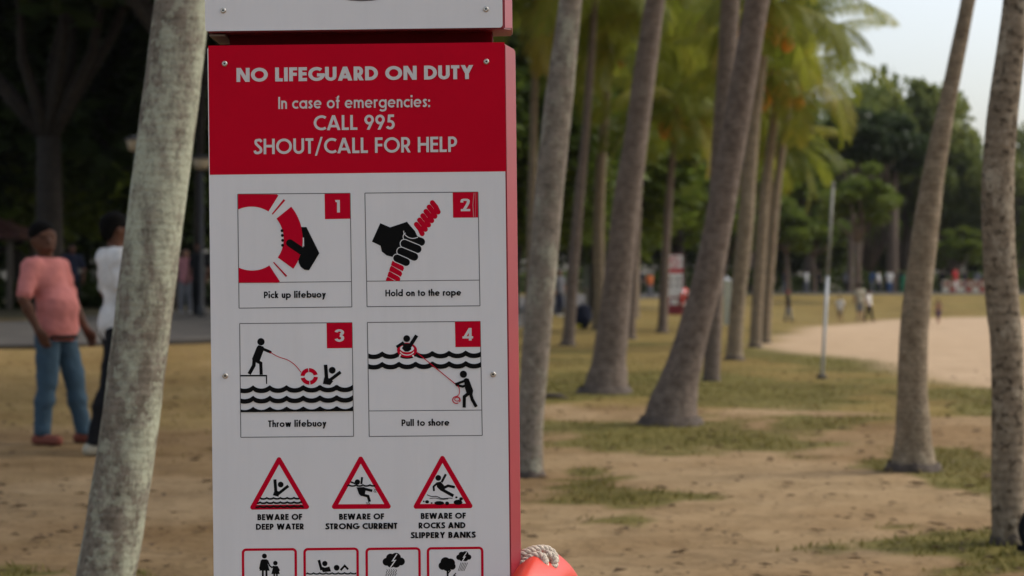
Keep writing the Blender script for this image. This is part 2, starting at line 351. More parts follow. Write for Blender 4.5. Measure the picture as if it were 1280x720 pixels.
class Print:
    """Flat inks on the board: every later piece lies a few microns over the earlier ones."""
    def __init__(s, depth, tf=None, clip=None):
        s.mb = MB(); s.d = depth; s.tf = tf or (lambda x, y: (x, y)); s.clip = clip
    def poly(s, pts, m=0):
        if s.clip: pts = clip_poly(pts, s.clip)
        if len(pts) < 3: return
        q = [SL(*s.tf(*p)) for p in pts]
        area = sum(q[i][0] * q[(i + 1) % len(q)][1] - q[(i + 1) % len(q)][0] * q[i][1] for i in range(len(q)))
        if abs(area) < 1e-9: return
        if area < 0: q.reverse()          # counter-clockwise seen from -Y faces -Y
        s.d += 6e-6
        s.mb.add([(x, -s.d, z) for x, z in q], [list(range(len(q)))], m)
    def strip(s, L, Rr, m=0):
        for i in range(len(L) - 1): s.poly([L[i], L[i + 1], Rr[i + 1], Rr[i]], m)
    def stroke(s, pts, wd, m=0, closed=False, caps=False):
        pts = [tuple(p) for p in pts]
        if len(pts) > 2 and math.dist(pts[0], pts[-1]) < 1e-6: closed = True; pts = pts[:-1]
        n = len(pts); L = []; Rr = []
        for i in range(n):
            a = pts[(i - 1) % n] if (closed or i > 0) else None; b = pts[i]; c = pts[(i + 1) % n] if (closed or i < n - 1) else None
            ds = []
            if a: d = (b[0] - a[0], b[1] - a[1]); k = math.hypot(*d) or 1; ds.append((d[0] / k, d[1] / k))
            if c: d = (c[0] - b[0], c[1] - b[1]); k = math.hypot(*d) or 1; ds.append((d[0] / k, d[1] / k))
            nx = sum(-d[1] for d in ds); ny = sum(d[0] for d in ds); k = math.hypot(nx, ny) or 1; nx /= k; ny /= k
            cs = max(0.35, -ds[0][1] * nx + ds[0][0] * ny); q = wd / 2 / cs
            L.append((b[0] + nx * q, b[1] + ny * q)); Rr.append((b[0] - nx * q, b[1] - ny * q))
        if closed: L.append(L[0]); Rr.append(Rr[0])
        s.strip(L, Rr, m)
        if caps:
            for p in (pts if caps == 'all' else (pts[0], pts[-1])): s.disc(*p, wd / 2, m=m)
    def disc(s, x, y, rx, ry=None, m=0, n=22):
        ry = ry or rx; s.poly([(x + rx * math.cos(2 * math.pi * i / n), y + ry * math.sin(2 * math.pi * i / n)) for i in range(n)], m)
    def ring(s, x, y, r0, r1, a0, a1, m=0, n=18, e=1.0):
        A = [R(a0 + (a1 - a0) * i / n) for i in range(n + 1)]
        s.strip([(x + r0 * math.cos(a), y - e * r0 * math.sin(a)) for a in A], [(x + r1 * math.cos(a), y - e * r1 * math.sin(a)) for a in A], m)
    def text(s, txt, x0, x1, yb, cap, wd, m=0, gap=0.13, slope=0.0152):
        """One line of letters from x0 to x1, baseline yb at the line's middle."""
        pen = 0; items = []
        for ch in txt:
            W, S, Q = glyph(ch, wd)
            items.append((pen, S, Q)); pen += W + (gap if ch != ' ' else 0)
        pen -= gap; sx = (x1 - x0) / pen; xm = (x0 + x1) / 2
        for off, S, Q in items:
            f = lambda p: (x0 + (off + p[0]) * sx, yb - p[1] * cap - slope * (x0 + (off + p[0]) * sx - xm))
            k = cap / sx
            for q in Q: s.poly([f(p) for p in q], m)
            for st in S:        # stroke in cap units, then map
                tf0 = s.tf; g = lambda x, y: tf0(*f((x, y)))
                s.tf = g; s.stroke(st, wd, m); s.tf = tf0
    def waves(s, x0, x1, yc, period, first, amp, th, slope=-0.0152, m=0, flat=None):
        T, B = [], []; n = max(8, int((x1 - x0) / period * 12))
        for i in range(n + 1):
            x = x0 + (x1 - x0) * i / n; ph = ((x - first) / period) % 1.0
            d = amp * (1 - (2 * ph - 1) ** 2) ** 0.8
            T.append((x, yc + d + slope * (x - x0))); B.append((x, (flat if flat is not None else yc + th + amp * 1.05 * (1 - (2 * ph - 1) ** 2) ** 0.5 * 0.9) + slope * (x - x0)))
        s.strip(T, B, m)
    def build(s, name, mats, parent): return s.mb.build(name, mats, parent)

def clip_poly(pts, box):
    x0, x1, y0, y1 = box
    for ax, v, sg in ((0, x0, 1), (0, x1, -1), (1, y0, 1), (1, y1, -1)):
        out = []
        for i in range(len(pts)):
            a, b = pts[i], pts[(i + 1) % len(pts)]
            ia, ib = (a[ax] - v) * sg >= 0, (b[ax] - v) * sg >= 0
            if ia: out.append(a)
            if ia != ib:
                t = (v - a[ax]) / (b[ax] - a[ax]); out.append((a[0] + (b[0] - a[0]) * t, a[1] + (b[1] - a[1]) * t))
        pts = out
        if not pts: break
    return pts

ZA = lambda x, y: (280 + x / 4.233, 225 + y / 4.233)
ZB = lambda x, y: (440 + x / 4.233, 225 + y / 4.233)
ZC = lambda x, y: (280 + x / 4.233, 390 + y / 4.233)
ZD = lambda x, y: (440 + x / 4.233, 390 + y / 4.233)
ZT = lambda x, y: (290 + x / 3.879, 560 + y / 3.879)

M_scuff = mat('scuffed_red_print', (.50, .16, .17), .6)
def build_sign():
    roll = R(-0.65); z0 = HC - 10 / SS; X0 = (SX - 640) / FPX * SIGN_Y
    gz = ground_z(X0, SIGN_Y)
    root = empty('safety_sign', (X0 - z0 * math.sin(roll), SIGN_Y, 0)); root.rotation_euler = (0, roll, R(-0.5))
    tag(root, 'tall red and white lifeguard notice board in front, lettered NO LIFEGUARD ON DUTY', 'safety sign')
    def sx(x): return SL(x, SY)[0]
    def sz(y): return SL(SX, y)[1]
    xl, xr = sx(262.5), sx(634.5)
    # prism bodies: straight left flank, right flank that splays outwards, as seen from above
    def body(name, zt, zb, m, wr=0.0195, dep=0.17, x0=xl, x1=xr, yf=0.003, drop=0.006):
        mb = MB()
        prof = [(x0, yf), (x1, yf), (x1 + wr, yf + 0.055), (x1 + wr, dep), (x0, dep)]
        n = len(prof); vs = []
        for z, s in ((zb, 1), (zt, -1)):
            for i, (x, y) in enumerate(prof): vs.append((x, y, z + (s * drop if (i in (2, 3)) else 0)))
        fs = [tuple(reversed(range(n))), tuple(range(n, 2 * n))] + [(i, (i + 1) % n, n + (i + 1) % n, n + i) for i in range(n)]
        bm = bmesh.new(); bv = [bm.verts.new(v) for v in vs]
        for f in fs: bm.faces.new([bv[i] for i in f])
        bmesh.ops.recalc_face_normals(bm, faces=bm.faces[:])
        bmesh.ops.bevel(bm, geom=[e for e in bm.edges], offset=0.0025, segments=2, affect='EDGES')
        mb.bm(bm); o = mb.build(name, [m], root); return o
    body('lower_box', sz(56.5), sz(789), M_redpaint)
    body('upper_box', sz(-290), sz(38.5), M_redpaint, wr=0.014)
    mb = MB(); mb.box(sx(284), sx(618.5), 0.065, 0.15, gz - 0.25, sz(-280), 0, 0.003)
    mb.build('core_post', [M_core], root)
    mb = MB(); mb.box(sx(264), sx(284), 0.012, 0.15, sz(42.5), sz(40), 0, 0.0008); mb.build('corner_bracket', [mat('dull_bracket_metal', (.17, .13, .10), .6)], root)
    body('plinth', sz(789.8), gz - 0.2, M_redpaint, dep=0.17)
    # face plates
    def plate(name, x0, x1, yt, yb, rad, m, th=0.003, y0=0.0):
        bm = bmesh.new(); pts = []
        for cx, cy, a in ((x1 - rad, sz(yt) - rad, 0), (x0 + rad, sz(yt) - rad, 90), (x0 + rad, sz(yb) + rad, 180), (x1 - rad, sz(yb) + rad, 270)):
            for i in range(7):
                q = R(a + 15 * i); pts.append((cx + rad * math.cos(q), cy + rad * math.sin(q)))
        vs = [bm.verts.new((x, y0, z)) for x, z in pts]
        f = bm.faces.new(vs); f.normal_update()
        if f.normal.y > 0: f.normal_flip()
        r = bmesh.ops.extrude_face_region(bm, geom=[f])
        for v in [e for e in r['geom'] if isinstance(e, bmesh.types.BMVert)]: v.co.y -= th
        bmesh.ops.recalc_face_normals(bm, faces=bm.faces[:])
        o = mesh_obj(name, [v.co.copy() for v in bm.verts], [], [m, M_core], root); bm.verts.index_update()
        for q in bm.faces: q.material_index = 0 if abs(q.normal.y) > .7 else 1
        bm.to_mesh(o.data); bm.free(); return o
    white_u = plate('upper_panel', sx(260.5), sx(632), -286, 37.2, 0.006, M_white)
    white_l = plate('lower_panel', sx(263), sx(633.2), 57.2, 787, 0.0045, M_white)
    plate('plinth_panel', sx(330), sx(570), 850, 985, 0.006, M_white)
    D = 0.0032
    p = Print(D); p.poly([(263.0, 58.0), (633.0, 52.7), (633.8, 213.7), (263.5, 219.3)], 0); hd = p.build('red_header', [M_red], root)
    for txt, a, b, yb, cap, wd, gap in (('NO LIFEGUARD ON DUTY', 298, 593.7, 101.0, 17.4, .225, .075), ('In case of emergencies:', 350, 539.6, 135.4, 15.0, .155, .10),
                                        ('CALL 995', 394, 495.2, 162.6, 18.6, .165, .085), ('SHOUT/CALL FOR HELP', 319.2, 572.8, 191.6, 19.2, .165, .085)):
        p = Print(D + 0.0002); p.text(txt, a, b, yb, cap, wd, 0, gap); p.build('lettering', [M_letter], hd)
    # grey emblem whose lower rim reaches into the frame
    p = Print(D); p.ring(455, -128, 116, 130, 0, 360, 0, 64); p.stroke([(365, -215), (545, -40)], 13, 0); p.build('prohibition_ring', [M_grey], white_u)

    def frame(corners, div, tagq, num, tz):
        p = Print(D); c = corners
        for i in range(4): p.stroke([c[i], c[(i + 1) % 4]], 1.0, 0)
        if div: p.stroke(div, 0.9, 0)
        fr = p.build('instruction_frame', [M_grey], root)
        p = Print(D + 0.0001, tz); p.poly(tagq, 0)
        xs = [q[0] for q in tagq]; ys = [q[1] for q in tagq]; cx = sum(xs) / 4; cy = sum(ys) / 4
        hw = {'1': 13, '2': 25, '3': 25, '4': 28}[num]
        p.text(num, cx - hw, cx + hw, cy + 33, 66, .175, 1)
        if num == '2': p.stroke([(650, 66), (643, 130), (647, 197)], 5, 2); p.stroke([(659, 64), (656, 197)], 2.5, 2)
        p.build('number_tag', [M_print, M_letter, M_scuff], fr)
        return fr
    def caption(par, txt, a, b, yb, cap, wd=.195, gap=.085):
        p = Print(D + 0.0001); p.text(txt, a, b, yb, cap, wd, 0, gap); p.build('caption', [M_black], par)
    # 1 ------------------------------------------------------------
    fr = frame([(298.2, 243.3), (438.8, 241.6), (439.8, 383.6), (298.8, 385.7)], [(298.6, 353.9), (439.4, 351.9)], [(537, 74), (671, 71), (672, 205), (538, 208)], '1', ZA)
    caption(fr, 'Pick up lifebuoy', 330, 407.6, 372.6, 8.3)
    p = Print(D + 0.0001, ZA, clip=(79, 536, 78, 545))
    for a0, a1 in ((58, 122), (48.5, 50.8), (-36, 38.8), (-48.5, -46.5), (-122, -57)): p.ring(150, 312, 169, 270, a0, a1, 0, 26)
    for y in (270, 295, 321, 347): p.disc(314 - abs(y - 330) * .05, y, 8, m=1, n=12)
    p.poly([(413, 250), (440, 250), (507, 388), (452, 478), (428, 476), (408, 460), (398, 440), (396, 424), (405, 400), (420, 384), (424, 330)], 1)
    p.stroke([(423, 306), (424, 352)], 6, 2)
    p.stroke([(352, 335), (430, 388)], 40, 1, caps=True)
    p.build('pictogram', [M_print, M_black, M_white], fr)
    # 2 ------------------------------------------------------------
    fr = frame([(457.2, 241.4), (598.5, 239.6), (599.8, 381.6), (458.8, 383.2)], [(458.4, 351.4), (599.6, 349.5)], [(537, 65), (669, 62), (670, 196), (538, 198)], '2', ZB)
    caption(fr, 'Hold on to the rope', 481.8, 576.5, 369.6, 8.3)
    p = Print(D + 0.0001, ZB, clip=(80, 669, 70, 533))
    for i in range(6):
        cx = 361 + 17.0 * i; cy = 258 - 23.0 * i
        p.stroke([(cx - 17, cy - 24), (cx + 2, cy), (cx + 13, cy + 25)], 26.5, 0, caps=True)
    for i in range(4):
        cx = 250 - 10 * i; cy = 452 + 29 * i
        p.poly([(cx - 36, cy - 22), (cx - 30, cy - 28), (cx + 22, cy + 2), (cx + 27, cy + 14), (cx + 20, cy + 30), (cx - 42, cy - 2)], 0)
    p.poly([(153, 228), (205, 250), (295, 220), (352, 302), (330, 335), (300, 380), (250, 420), (222, 408), (185, 398), (160, 378), (153, 347), (108, 326)], 1)
    for a, b, r in (((296, 300), (368, 326), 21), ((280, 336), (349, 364), 21), ((262, 377), (331, 405), 21), ((240, 413), (288, 434), 20)):
        p.stroke([a, b], 2 * r + 8, 2, caps=True); p.stroke([a, b], 2 * r, 1, caps=True)
    p.poly([(240, 300), (278, 268), (290, 285), (318, 303), (350, 300), (335, 268), (295, 222), (240, 250)], 1)
    p.stroke(spline([(276, 268), (280, 285), (300, 302), (325, 308), (352, 302)], 5), 4, 2)
    p.build('pictogram', [M_print, M_black, M_white], fr)
    # 3 ------------------------------------------------------------
    fr = frame([(299.4, 404.9), (439.9, 403.2), (440.7, 545.2), (299.6, 547.1)], None, [(542, 59), (677, 56), (677, 190), (543, 192)], '3', ZC)
    caption(fr, 'Throw lifebuoy', 333.9, 406.9, 533.6, 8.3)
    p = Print(D + 0.0001, ZC, clip=(84, 678, 60, 660))
    p.disc(194, 159, 19.5, m=1)
    p.poly([(172, 186), (182, 177), (206, 184), (212, 194), (186, 262), (180, 266), (150, 262), (146, 250)], 1)
    p.stroke([(190, 191), (243, 213)], 15, 1, caps=True)
    p.stroke([(158, 252), (155, 285), (130, 330)], 19, 1); p.stroke([(160, 255), (192, 272), (194, 333)], 17, 1)
    p.stroke([(83, 339), (222, 338)], 8, 1); p.stroke([(222, 334), (222, 382)], 6, 1)
    p.stroke(spline([(240, 213), (285, 238), (335, 255), (375, 283), (405, 320)], 6), 4, 0)
    for a in (15, 100, 195, 280): p.ring(448, 341, 24, 46, a - 2, a + 76, 0, 12, 0.95)
    p.disc(570, 308, 18, m=1); p.stroke([(535, 279), (541, 372)], 19, 1); p.stroke([(614, 317), (548, 368)], 17, 1)
    p.poly([(528, 345), (553, 350), (575, 366), (558, 386), (520, 380)], 1)
    for i, y in enumerate((389, 444, 502)): p.waves(84, 678, y, 88.5, 150, 19, 25, m=1, flat=532 if i == 2 else None)
    p.build('pictogram', [M_print, M_black], fr)
    # 4 ------------------------------------------------------------
    fr = frame([(459.0, 402.9), (599.9, 401.0), (601.4, 543.4), (460.2, 545.3)], [(459.9, 513.4), (600.9, 511.7)], [(543, 49), (677, 46), (678, 181), (545, 183)], '4', ZD)
    caption(fr, 'Pull to shore', 500.7, 560.5, 531.7, 8.3)
    p = Print(D + 0.0001, ZD, clip=(85, 679, 50, 650))
    for y in (206, 261): p.waves(85, 679, y, 88.5, 157, 19, 25, m=1)
    p.disc(289, 200, 53, 39, m=0, n=30); p.disc(289, 192, 37, 19, m=2, n=24)
    p.stroke(arc(289, 200, 38, 26, 20, 160, 12), 5, 2); p.stroke([(256, 222), (248, 236)], 8, 2); p.stroke([(318, 226), (328, 240)], 8, 2)
    p.poly([(276, 165), (306, 165), (312, 196), (296, 208), (278, 208), (262, 190)], 1)
    p.disc(288, 139, 18, m=1); p.stroke([(234, 184), (266, 163), (292, 192)], 15, 1); p.stroke([(341, 122), (300, 186)], 19, 1)
    p.stroke([(338, 210), (546, 380)], 4.5, 0)
    p.disc(586, 326, 19, m=1)
    p.poly([(588, 352), (600, 346), (614, 350), (637, 412), (634, 430), (604, 432), (594, 400)], 1)
    p.stroke([(600, 358), (542, 380)], 13, 1); p.stroke([(606, 382), (582, 391), (548, 383)], 13, 1)
    p.stroke([(616, 425), (590, 444), (589, 502)], 17, 1); p.stroke([(622, 425), (632, 460), (653, 498)], 17, 1)
    p.stroke(spline([(556, 385), (564, 405), (562, 432), (545, 446)], 5), 4, 0)
    p.stroke(arc(548, 462, 20, 18, 60, 400, 20), 5, 0); p.stroke(arc(552, 458, 13, 10, 0, 360, 16), 4, 0)
    p.build('pictogram', [M_print, M_black, M_white], fr)

    def squig(p, x, y, n, dx, dy, w=2.5, m=1, step=7, amp=3):
        p.stroke(spline([(x + dx * i + (amp if i % 2 else -amp) * (1 if dy else 0), y + dy * i + (amp if i % 2 else -amp) * (0 if dy else 1)) for i in range(n)], 4), w, m)
    # triangles ------------------------------------------------------
    def tri(ax, ay, lx, ly, rx, ry, lines):
        p = Print(D, ZT); [p.stroke([q0, q1], 23, 0) for q0, q1 in (((ax, ay), (lx, ly)), ((lx, ly), (rx, ry)), ((rx, ry), (ax, ay)))]; [p.disc(x, y, 11.6, m=0) for x, y in ((ax, ay), (lx, ly), (rx, ry))]
        o = p.build('warning_triangle', [M_print], root)
        for t, a, b, yb in lines: caption(o, t, a, b, yb, 7.5, .235, .08)
        return o
    o = tri(222, 57, 92, 289, 354, 285, [('BEWARE OF', 319.6, 375.6, 650.2), ('DEEP WATER', 317.6, 377.7, 662.2)])
    p = Print(D + 0.0001, ZT)
    p.disc(229, 178, 14, m=1); p.stroke([(201, 153), (206, 228)], 15, 1); p.stroke([(266, 184), (208, 230)], 14, 1); p.poly([(190, 230), (200, 205), (222, 212), (218, 237)], 1)
    for y, a, b in ((238, 128, 320), (259, 114, 332), (278, 106, 340)): p.waves(a, b, y, 33, 128, 6, 9, m=1, slope=-.012)
    p.build('pictogram', [M_print, M_black], o)
    o = tri(618, 52, 488, 284, 750, 281, [('BEWARE OF', 421.7, 478, 649.1), ('STRONG CURRENT', 404.7, 494.4, 661)])
    p = Print(D + 0.0001, ZT)
    p.disc(601, 164, 13, m=1); p.stroke([(567, 163), (592, 172)], 8, 1); p.stroke([(624, 140), (620, 174)], 10, 1)
    p.waves(551, 688, 174, 34, 560, 6, 8, m=1, slope=-.01)
    p.poly([(597, 190), (634, 188), (642, 200), (636, 226), (618, 232), (608, 222)], 1)
    p.stroke([(630, 196), (673, 206)], 13, 1); p.stroke([(618, 224), (652, 232), (660, 259)], 13, 1)
    for q in ((683, 196), (690, 198)): squig(p, q[0], q[1], 4, 0, 6, 2)
    for q in ((642, 264), (645, 271)): squig(p, q[0], q[1], 4, 6, 0, 2)
    p.build('pictogram', [M_print, M_black], o)
    o = tri(1014, 47, 884, 281, 1146, 277, [('BEWARE OF', 523.8, 580, 647.7), ('ROCKS AND', 521, 579.5, 659.6), ('SLIPPERY BANKS', 511.2, 592, 671.6)])
    p = Print(D + 0.0001, ZT)
    p.disc(993, 142, 14, m=1); p.stroke([(1030, 124), (1009, 163)], 11, 1)
    p.poly([(984, 164), (1004, 160), (1026, 184), (1024, 204), (1004, 204), (986, 186)], 1)
    p.stroke([(988, 168), (970, 184), (972, 206)], 10, 1); p.stroke([(1012, 194), (1040, 180), (1073, 187)], 13, 1); p.stroke([(1008, 197), (1066, 229)], 15, 1)
    p.stroke(spline([(938, 224), (960, 232), (985, 232), (1010, 242), (1040, 240), (1062, 240)], 5), 4, 1); p.stroke(spline([(950, 242), (980, 240), (1010, 246), (1040, 244)], 5), 3, 1)
    for x, y, rx, ry in ((997, 264, 25, 10), (1035, 265, 10, 9), (1088, 260, 22, 13), (938, 258, 10, 8), (960, 264, 5, 4), (1103, 243, 9, 8), (1080, 236, 6, 5), (922, 256, 4, 4)): p.disc(x, y, rx, ry, m=1, n=9)
    p.build('pictogram', [M_print, M_black], o)
    # squares --------------------------------------------------------
    def square(x0, x1, y0):
        y1 = y0 + 262; r = 16; p = Print(D, ZT)
        pts = arc(x1 - r, y0 + r, r, -r, 0, 90, 6) + arc(x0 + r, y0 + r, r, -r, 90, 180, 6) + arc(x0 + r, y1 - r, r, -r, 180, 270, 6) + arc(x1 - r, y1 - r, r, -r, 270, 360, 6)
        pts = [(x, y - 0.0152 * (x - x0)) for x, y in pts]
        p.stroke(pts + [pts[0]], 12, 0); return p.build('warning_square', [M_print], root)
    o = square(43, 299, 495); p = Print(D + 0.0001, ZT)
    p.disc(147, 525, 12, m=0); p.poly([(134, 541), (160, 541), (164, 566), (172, 596), (122, 596), (130, 566)], 0)
    p.stroke([(139, 594), (138, 660)], 10, 0); p.stroke([(156, 594), (157, 660)], 10, 0); p.stroke([(133, 545), (124, 588)], 7, 0); p.stroke([(161, 545), (172, 572), (184, 581)], 7, 0)
    p.disc(200, 559, 11, m=0); p.poly([(190, 573), (211, 573), (221, 612), (180, 612)], 0); p.stroke([(193, 573), (181, 582)], 6, 0); p.stroke([(209, 576), (220, 596)], 6, 0)
    p.stroke([(194, 610), (194, 660)], 8, 0); p.stroke([(207, 610), (208, 660)], 8, 0); p.build('pictogram', [M_black], o)
    o = square(342, 599, 491); p = Print(D + 0.0001, ZT)
    p.disc(440, 560, 13, m=0); p.stroke([(411, 543), (424, 592)], 13, 0); p.poly([(416, 572), (440, 580), (462, 574), (470, 598), (430, 602)], 0)
    p.disc(497, 580, 14, m=0); p.stroke([(516, 592), (536, 570), (553, 588)], 10, 0)
    for y in (602, 622, 642): p.waves(349, 592, y, 30, 355, 6, 7, m=0, slope=-.012)
    p.build('pictogram', [M_black], o)
    def cloud(p, x, y, s, m=0):
        for dx, dy, r in ((-34, 2, 19), (-14, -16, 22), (12, -18, 24), (36, 0, 19), (12, 8, 22), (-12, 8, 22)): p.disc(x + dx * s, y + dy * s, r * s, m=m)
    o = square(643, 899, 488); p = Print(D + 0.0001, ZT); cloud(p, 773, 548, 1.0)
    p.stroke([(790, 512), (768, 545), (782, 543), (757, 578)], 5, 1)
    for k in range(5): squig(p, 742 + 11 * k, 586, 6, -1, 7, 2.2, 0)
    p.build('pictogram', [M_black, M_white], o)
    o = square(940, 1203, 484); p = Print(D + 0.0001, ZT)
    for dx, dy, r in ((-22, 8, 20), (-8, -10, 24), (16, -6, 22), (24, 10, 17), (0, 12, 22)): p.disc(1033 + dx, 560 + dy, r, m=0)
    p.stroke([(1034, 575), (1036, 680)], 9, 0); p.stroke([(1050, 588), (1036, 606)], 6, 0); cloud(p, 1113, 525, .68); p.stroke([(1128, 502), (1112, 526), (1120, 524), (1104, 548)], 4, 1)
    for k in range(5): p.stroke([(1100 + 8 * k, 552), (1086 + 7 * k, 592)], 3, 2)
    p.stroke([(1075, 603), (1064, 614), (1074, 618), (1060, 632)], 5, 0)
    p.build('pictogram', [M_black, M_white, M_grey], o)
    # screws ---------------------------------------------------------
    for x, y in ((282.2, 14), (610.2, 11.5), (283.3, 80.5), (610.2, 77), (280.8, 470.3), (615.5, 467)):
        lx, lz = SL(x, y); mb = MB()
        a = [Vector((lx, -0.0025, lz)), Vector((lx, -0.0046, lz)), Vector((lx, -0.0062, lz))]
        mb.tube(a, [0.0058, 0.0056, 0.0040], 18, 0); mb.tube([a[2], a[2] + Vector((0, -0.0003, 0))], [0.0021, 0.0019], 6, 1)
        mb.build('screw', [M_steel, M_dark], root)
    return root
build_sign()

# ------------------------------------------------------------------ lifebuoy and rope on the sign's right flank
M_orange = mat('orange_buoy_plastic', (0.58, 0.04, 0.02), 0.42, spec=0.45, var=0.16, scale=7)
M_rope = mat('worn_cream_rope', (0.52, 0.45, 0.36), 0.85, var=0.25, scale=120, bump=0.5, bscale=300)
def buoy(parent_loc, R0=0.30, r=0.054):
    root = empty('lifebuoy', parent_loc, R(-14))
    tag(root, 'orange lifebuoy with cream rope hanging on the right flank of the near notice board', 'lifebuoy')
    mb = MB(); N = 72; n = 40; base = 0
    for i in range(N):
        a = 2 * math.pi * i / N
        for k in range(n):
            b = 2 * math.pi * k / n
            # slightly flattened ring section with a moulded ridge
            rr = r * (1 + 0.03 * math.cos(4 * b) + .11 * math.exp(-((math.degrees(b) - 90) / 13) ** 2) + .02 * math.sin(9 * a) * math.cos(b))
            mb.v.append(((rr * math.cos(b)), (R0 + rr * math.sin(b)) * math.sin(a), (R0 + rr * math.sin(b)) * math.cos(a)))
    for i in range(N):
        for k in range(n):
            mb.f.append((i * n + k, ((i + 1) % N) * n + k, ((i + 1) % N) * n + (k + 1) % n, i * n + (k + 1) % n)); mb.m.append(0)
    mb.build('ring', [M_orange], root, True)
    for ang in (45, 135, 225, 315):
        mb = MB(); pts = []
        for k in range(25):
            b = 2 * math.pi * k / 24; q = r * 1.05
            pts.append((q * math.cos(b), (R0 + q * math.sin(b)) * math.sin(R(ang)), (R0 + q * math.sin(b)) * math.cos(R(ang))))
        mb.tube(pts, 0.012, 8, 0, True, 0.35); mb.build('band', [M_white], root, True)
    def twist(pts, rad, name, turns=26, par=root):
        """three-strand laid rope along pts"""
        mb = MB(); P = [Vector(p) for p in spline3(pts, 14)]
        L = 0; acc = [0]
        for i in range(1, len(P)): L += (P[i] - P[i - 1]).length; acc.append(L)
        for s in range(3):
            line = []; u = None
            for i, q in enumerate(P):
                t = (P[min(i + 1, len(P) - 1)] - P[max(i - 1, 0)]).normalized()
                if u is None: u = t.orthogonal().normalized()
                u = (u - t * u.dot(t)).normalized(); b = t.cross(u); a = 2 * math.pi * (acc[i] / 0.029 + s / 3)
                line.append(q + (u * math.cos(a) + b * math.sin(a)) * rad * 0.52)
            mb.tube(line, rad * 0.62, 8)
        return mb.build(name, [M_rope], par, True)
    def spline3(pts, n):
        out = []; q = [pts[0]] + list(pts) + [pts[-1]]
        for i in range(1, len(q) - 2):
            for k in range(n):
                t = k / n; a, b, c, d = (Vector(z) for z in q[i - 1:i + 3])
                out.append(0.5 * (2 * b + (c - a) * t + (2 * a - 5 * b + 4 * c - d) * t * t + (3 * b - a - 3 * c + d) * t ** 3))
        out.append(Vector(pts[-1])); return out
    T = R0 + r
    lead = twist([(-0.085, 0.04, T - 0.10), (-0.078, -0.01, T - 0.055), (-0.058, -0.035, T - 0.028), (-0.03, -0.035, T + 0.000), (-0.004, -0.02, T + 0.010), (0.016, -0.005, T + 0.008), (0.028, 0.0, T - 0.004), (0.028, 0.01, T - 0.02)], 0.0088, 'rope')
    twist([(-0.055, -0.06, T - 0.055), (-0.03, -0.062, T - 0.022), (-0.006, -0.05, T - 0.002), (0.012, -0.045, T + 0.001), (0.021, -0.05, T - 0.012), (0.016, -0.058, T - 0.030)], 0.0088, 'rope_loop')
    twist([(0.018, -0.03, T + 0.004), (0.033, -0.025, T - 0.004), (0.034, -0.03, T - 0.020), (0.02, -0.045, T - 0.03)], 0.0082, 'rope_knot')
    return root
bp = px_at(676, 700, SIGN_Y + 0.02)
buoy((bp.x, SIGN_Y + 0.11, bp.z - 0.354))

# ------------------------------------------------------------------ ground
def ell(px0, px1, py0, py1, soft=0.35):
    """a patch of the ground given by the stretch of ground one sees between two rows and two columns: centre and half sizes in metres"""
    c0 = at((px0 + px1) / 2, py1); c1 = at((px0 + px1) / 2, py0); cy = (c0.y + c1.y) / 2; cx = (c0.x + c1.x) / 2
    return (cx, cy, (px1 - px0) / 2 / FPX * cy, (c1.y - c0.y) / 2, soft)
GREEN = [ell(640, 720, 588, 606), ell(655, 1030, 528, 566), ell(640, 850, 600, 642), ell(1090, 1420, 672, 740), ell(1175, 1400, 486, 528), ell(960, 1210, 438, 466), ell(1090, 1250, 560, 612), ell(900, 1060, 470, 508),
         ell(-90, 110, 706, 760), ell(165, 262, 706, 730), ell(660, 960, 462, 500), ell(980, 1100, 520, 540)]
PALE = [ell(1165, 1240, 462, 482), ell(1160, 1330, 525, 552), ell(680, 760, 505, 524), ell(900, 1075, 508, 524), ell(640, 1230, 560, 735, .5), ell(1060, 1240, 610, 670),
        ell(-60, 262, 592, 690, .5), ell(640, 760, 660, 720)]
def pmask(P, x, y):
    v = 0.0
    for cx, cy, rx, ry, s in P:
        d = math.hypot((x - cx) / rx, (y - cy) / ry)
        if d < 1 + s: v = max(v, 1 - sm(1 - s, 1 + s, d))
    return v
BEACH = [at(*q).xy for q in ((958, 433), (990, 416), (1040, 407), (1100, 400), (1180, 397), (1290, 396), (1500, 397), (1500, 500), (1330, 492), (1240, 484), (1165, 474), (1110, 456), (1040, 446), (985, 440))]
def beach(x, y):
    if x < 3 or y < 18 or y > 125: return 0.0
    x += .35 * noise.noise(Vector((x * .5, y * .3, 2))); y += 1.2 * noise.noise(Vector((x * .4, y * .25, 7)))
    ins = False; dm = 1e9; n = len(BEACH)
    for i in range(n):
        a, b = BEACH[i], BEACH[(i + 1) % n]
        if (a.y > y) != (b.y > y) and x < (b.x - a.x) * (y - a.y) / (b.y - a.y) + a.x: ins = not ins
        d = b - a; t = max(0, min(1, ((x - a.x) * d.x + (y - a.y) * d.y) / d.length_squared)); dm = min(dm, math.hypot(x - a.x - d.x * t, y - a.y - d.y * t))
    return sm(-.5, .5, dm if ins else -dm)
def nz(x, y, s, k=0.0): return noise.noise(Vector((x * s, y * s, k)))
def masks(x, y):
    wx = x + 0.55 * nz(x, y, .9, 5) + .25 * nz(x, y, 3.1, 1); wy = y + 1.5 * nz(x, y, .7, 9) + .7 * nz(x, y, 2.3, 6)
    g = pmask(GREEN, wx, wy); p = pmask(PALE, wx, wy)
    grassy = sm(16.5, 22, y + 2.4 * nz(x, y, .45, 2) + (3.5 if x < -1 else 0)) * (.38 if x < -1 else 1.0)       # dry lawn further back
    lawn = grassy * (1 - 0.85 * p)
    green = min(1.0, max(0.0, g + 0.42 * lawn * max(0.0, 0.45 + 1.3 * nz(x, y, .55, 7))))
    dry = max(lawn, 0.5 * g)
    pale = p * (1 - 0.6 * g)
    return green, dry, pale * (1 - beach(x, y))
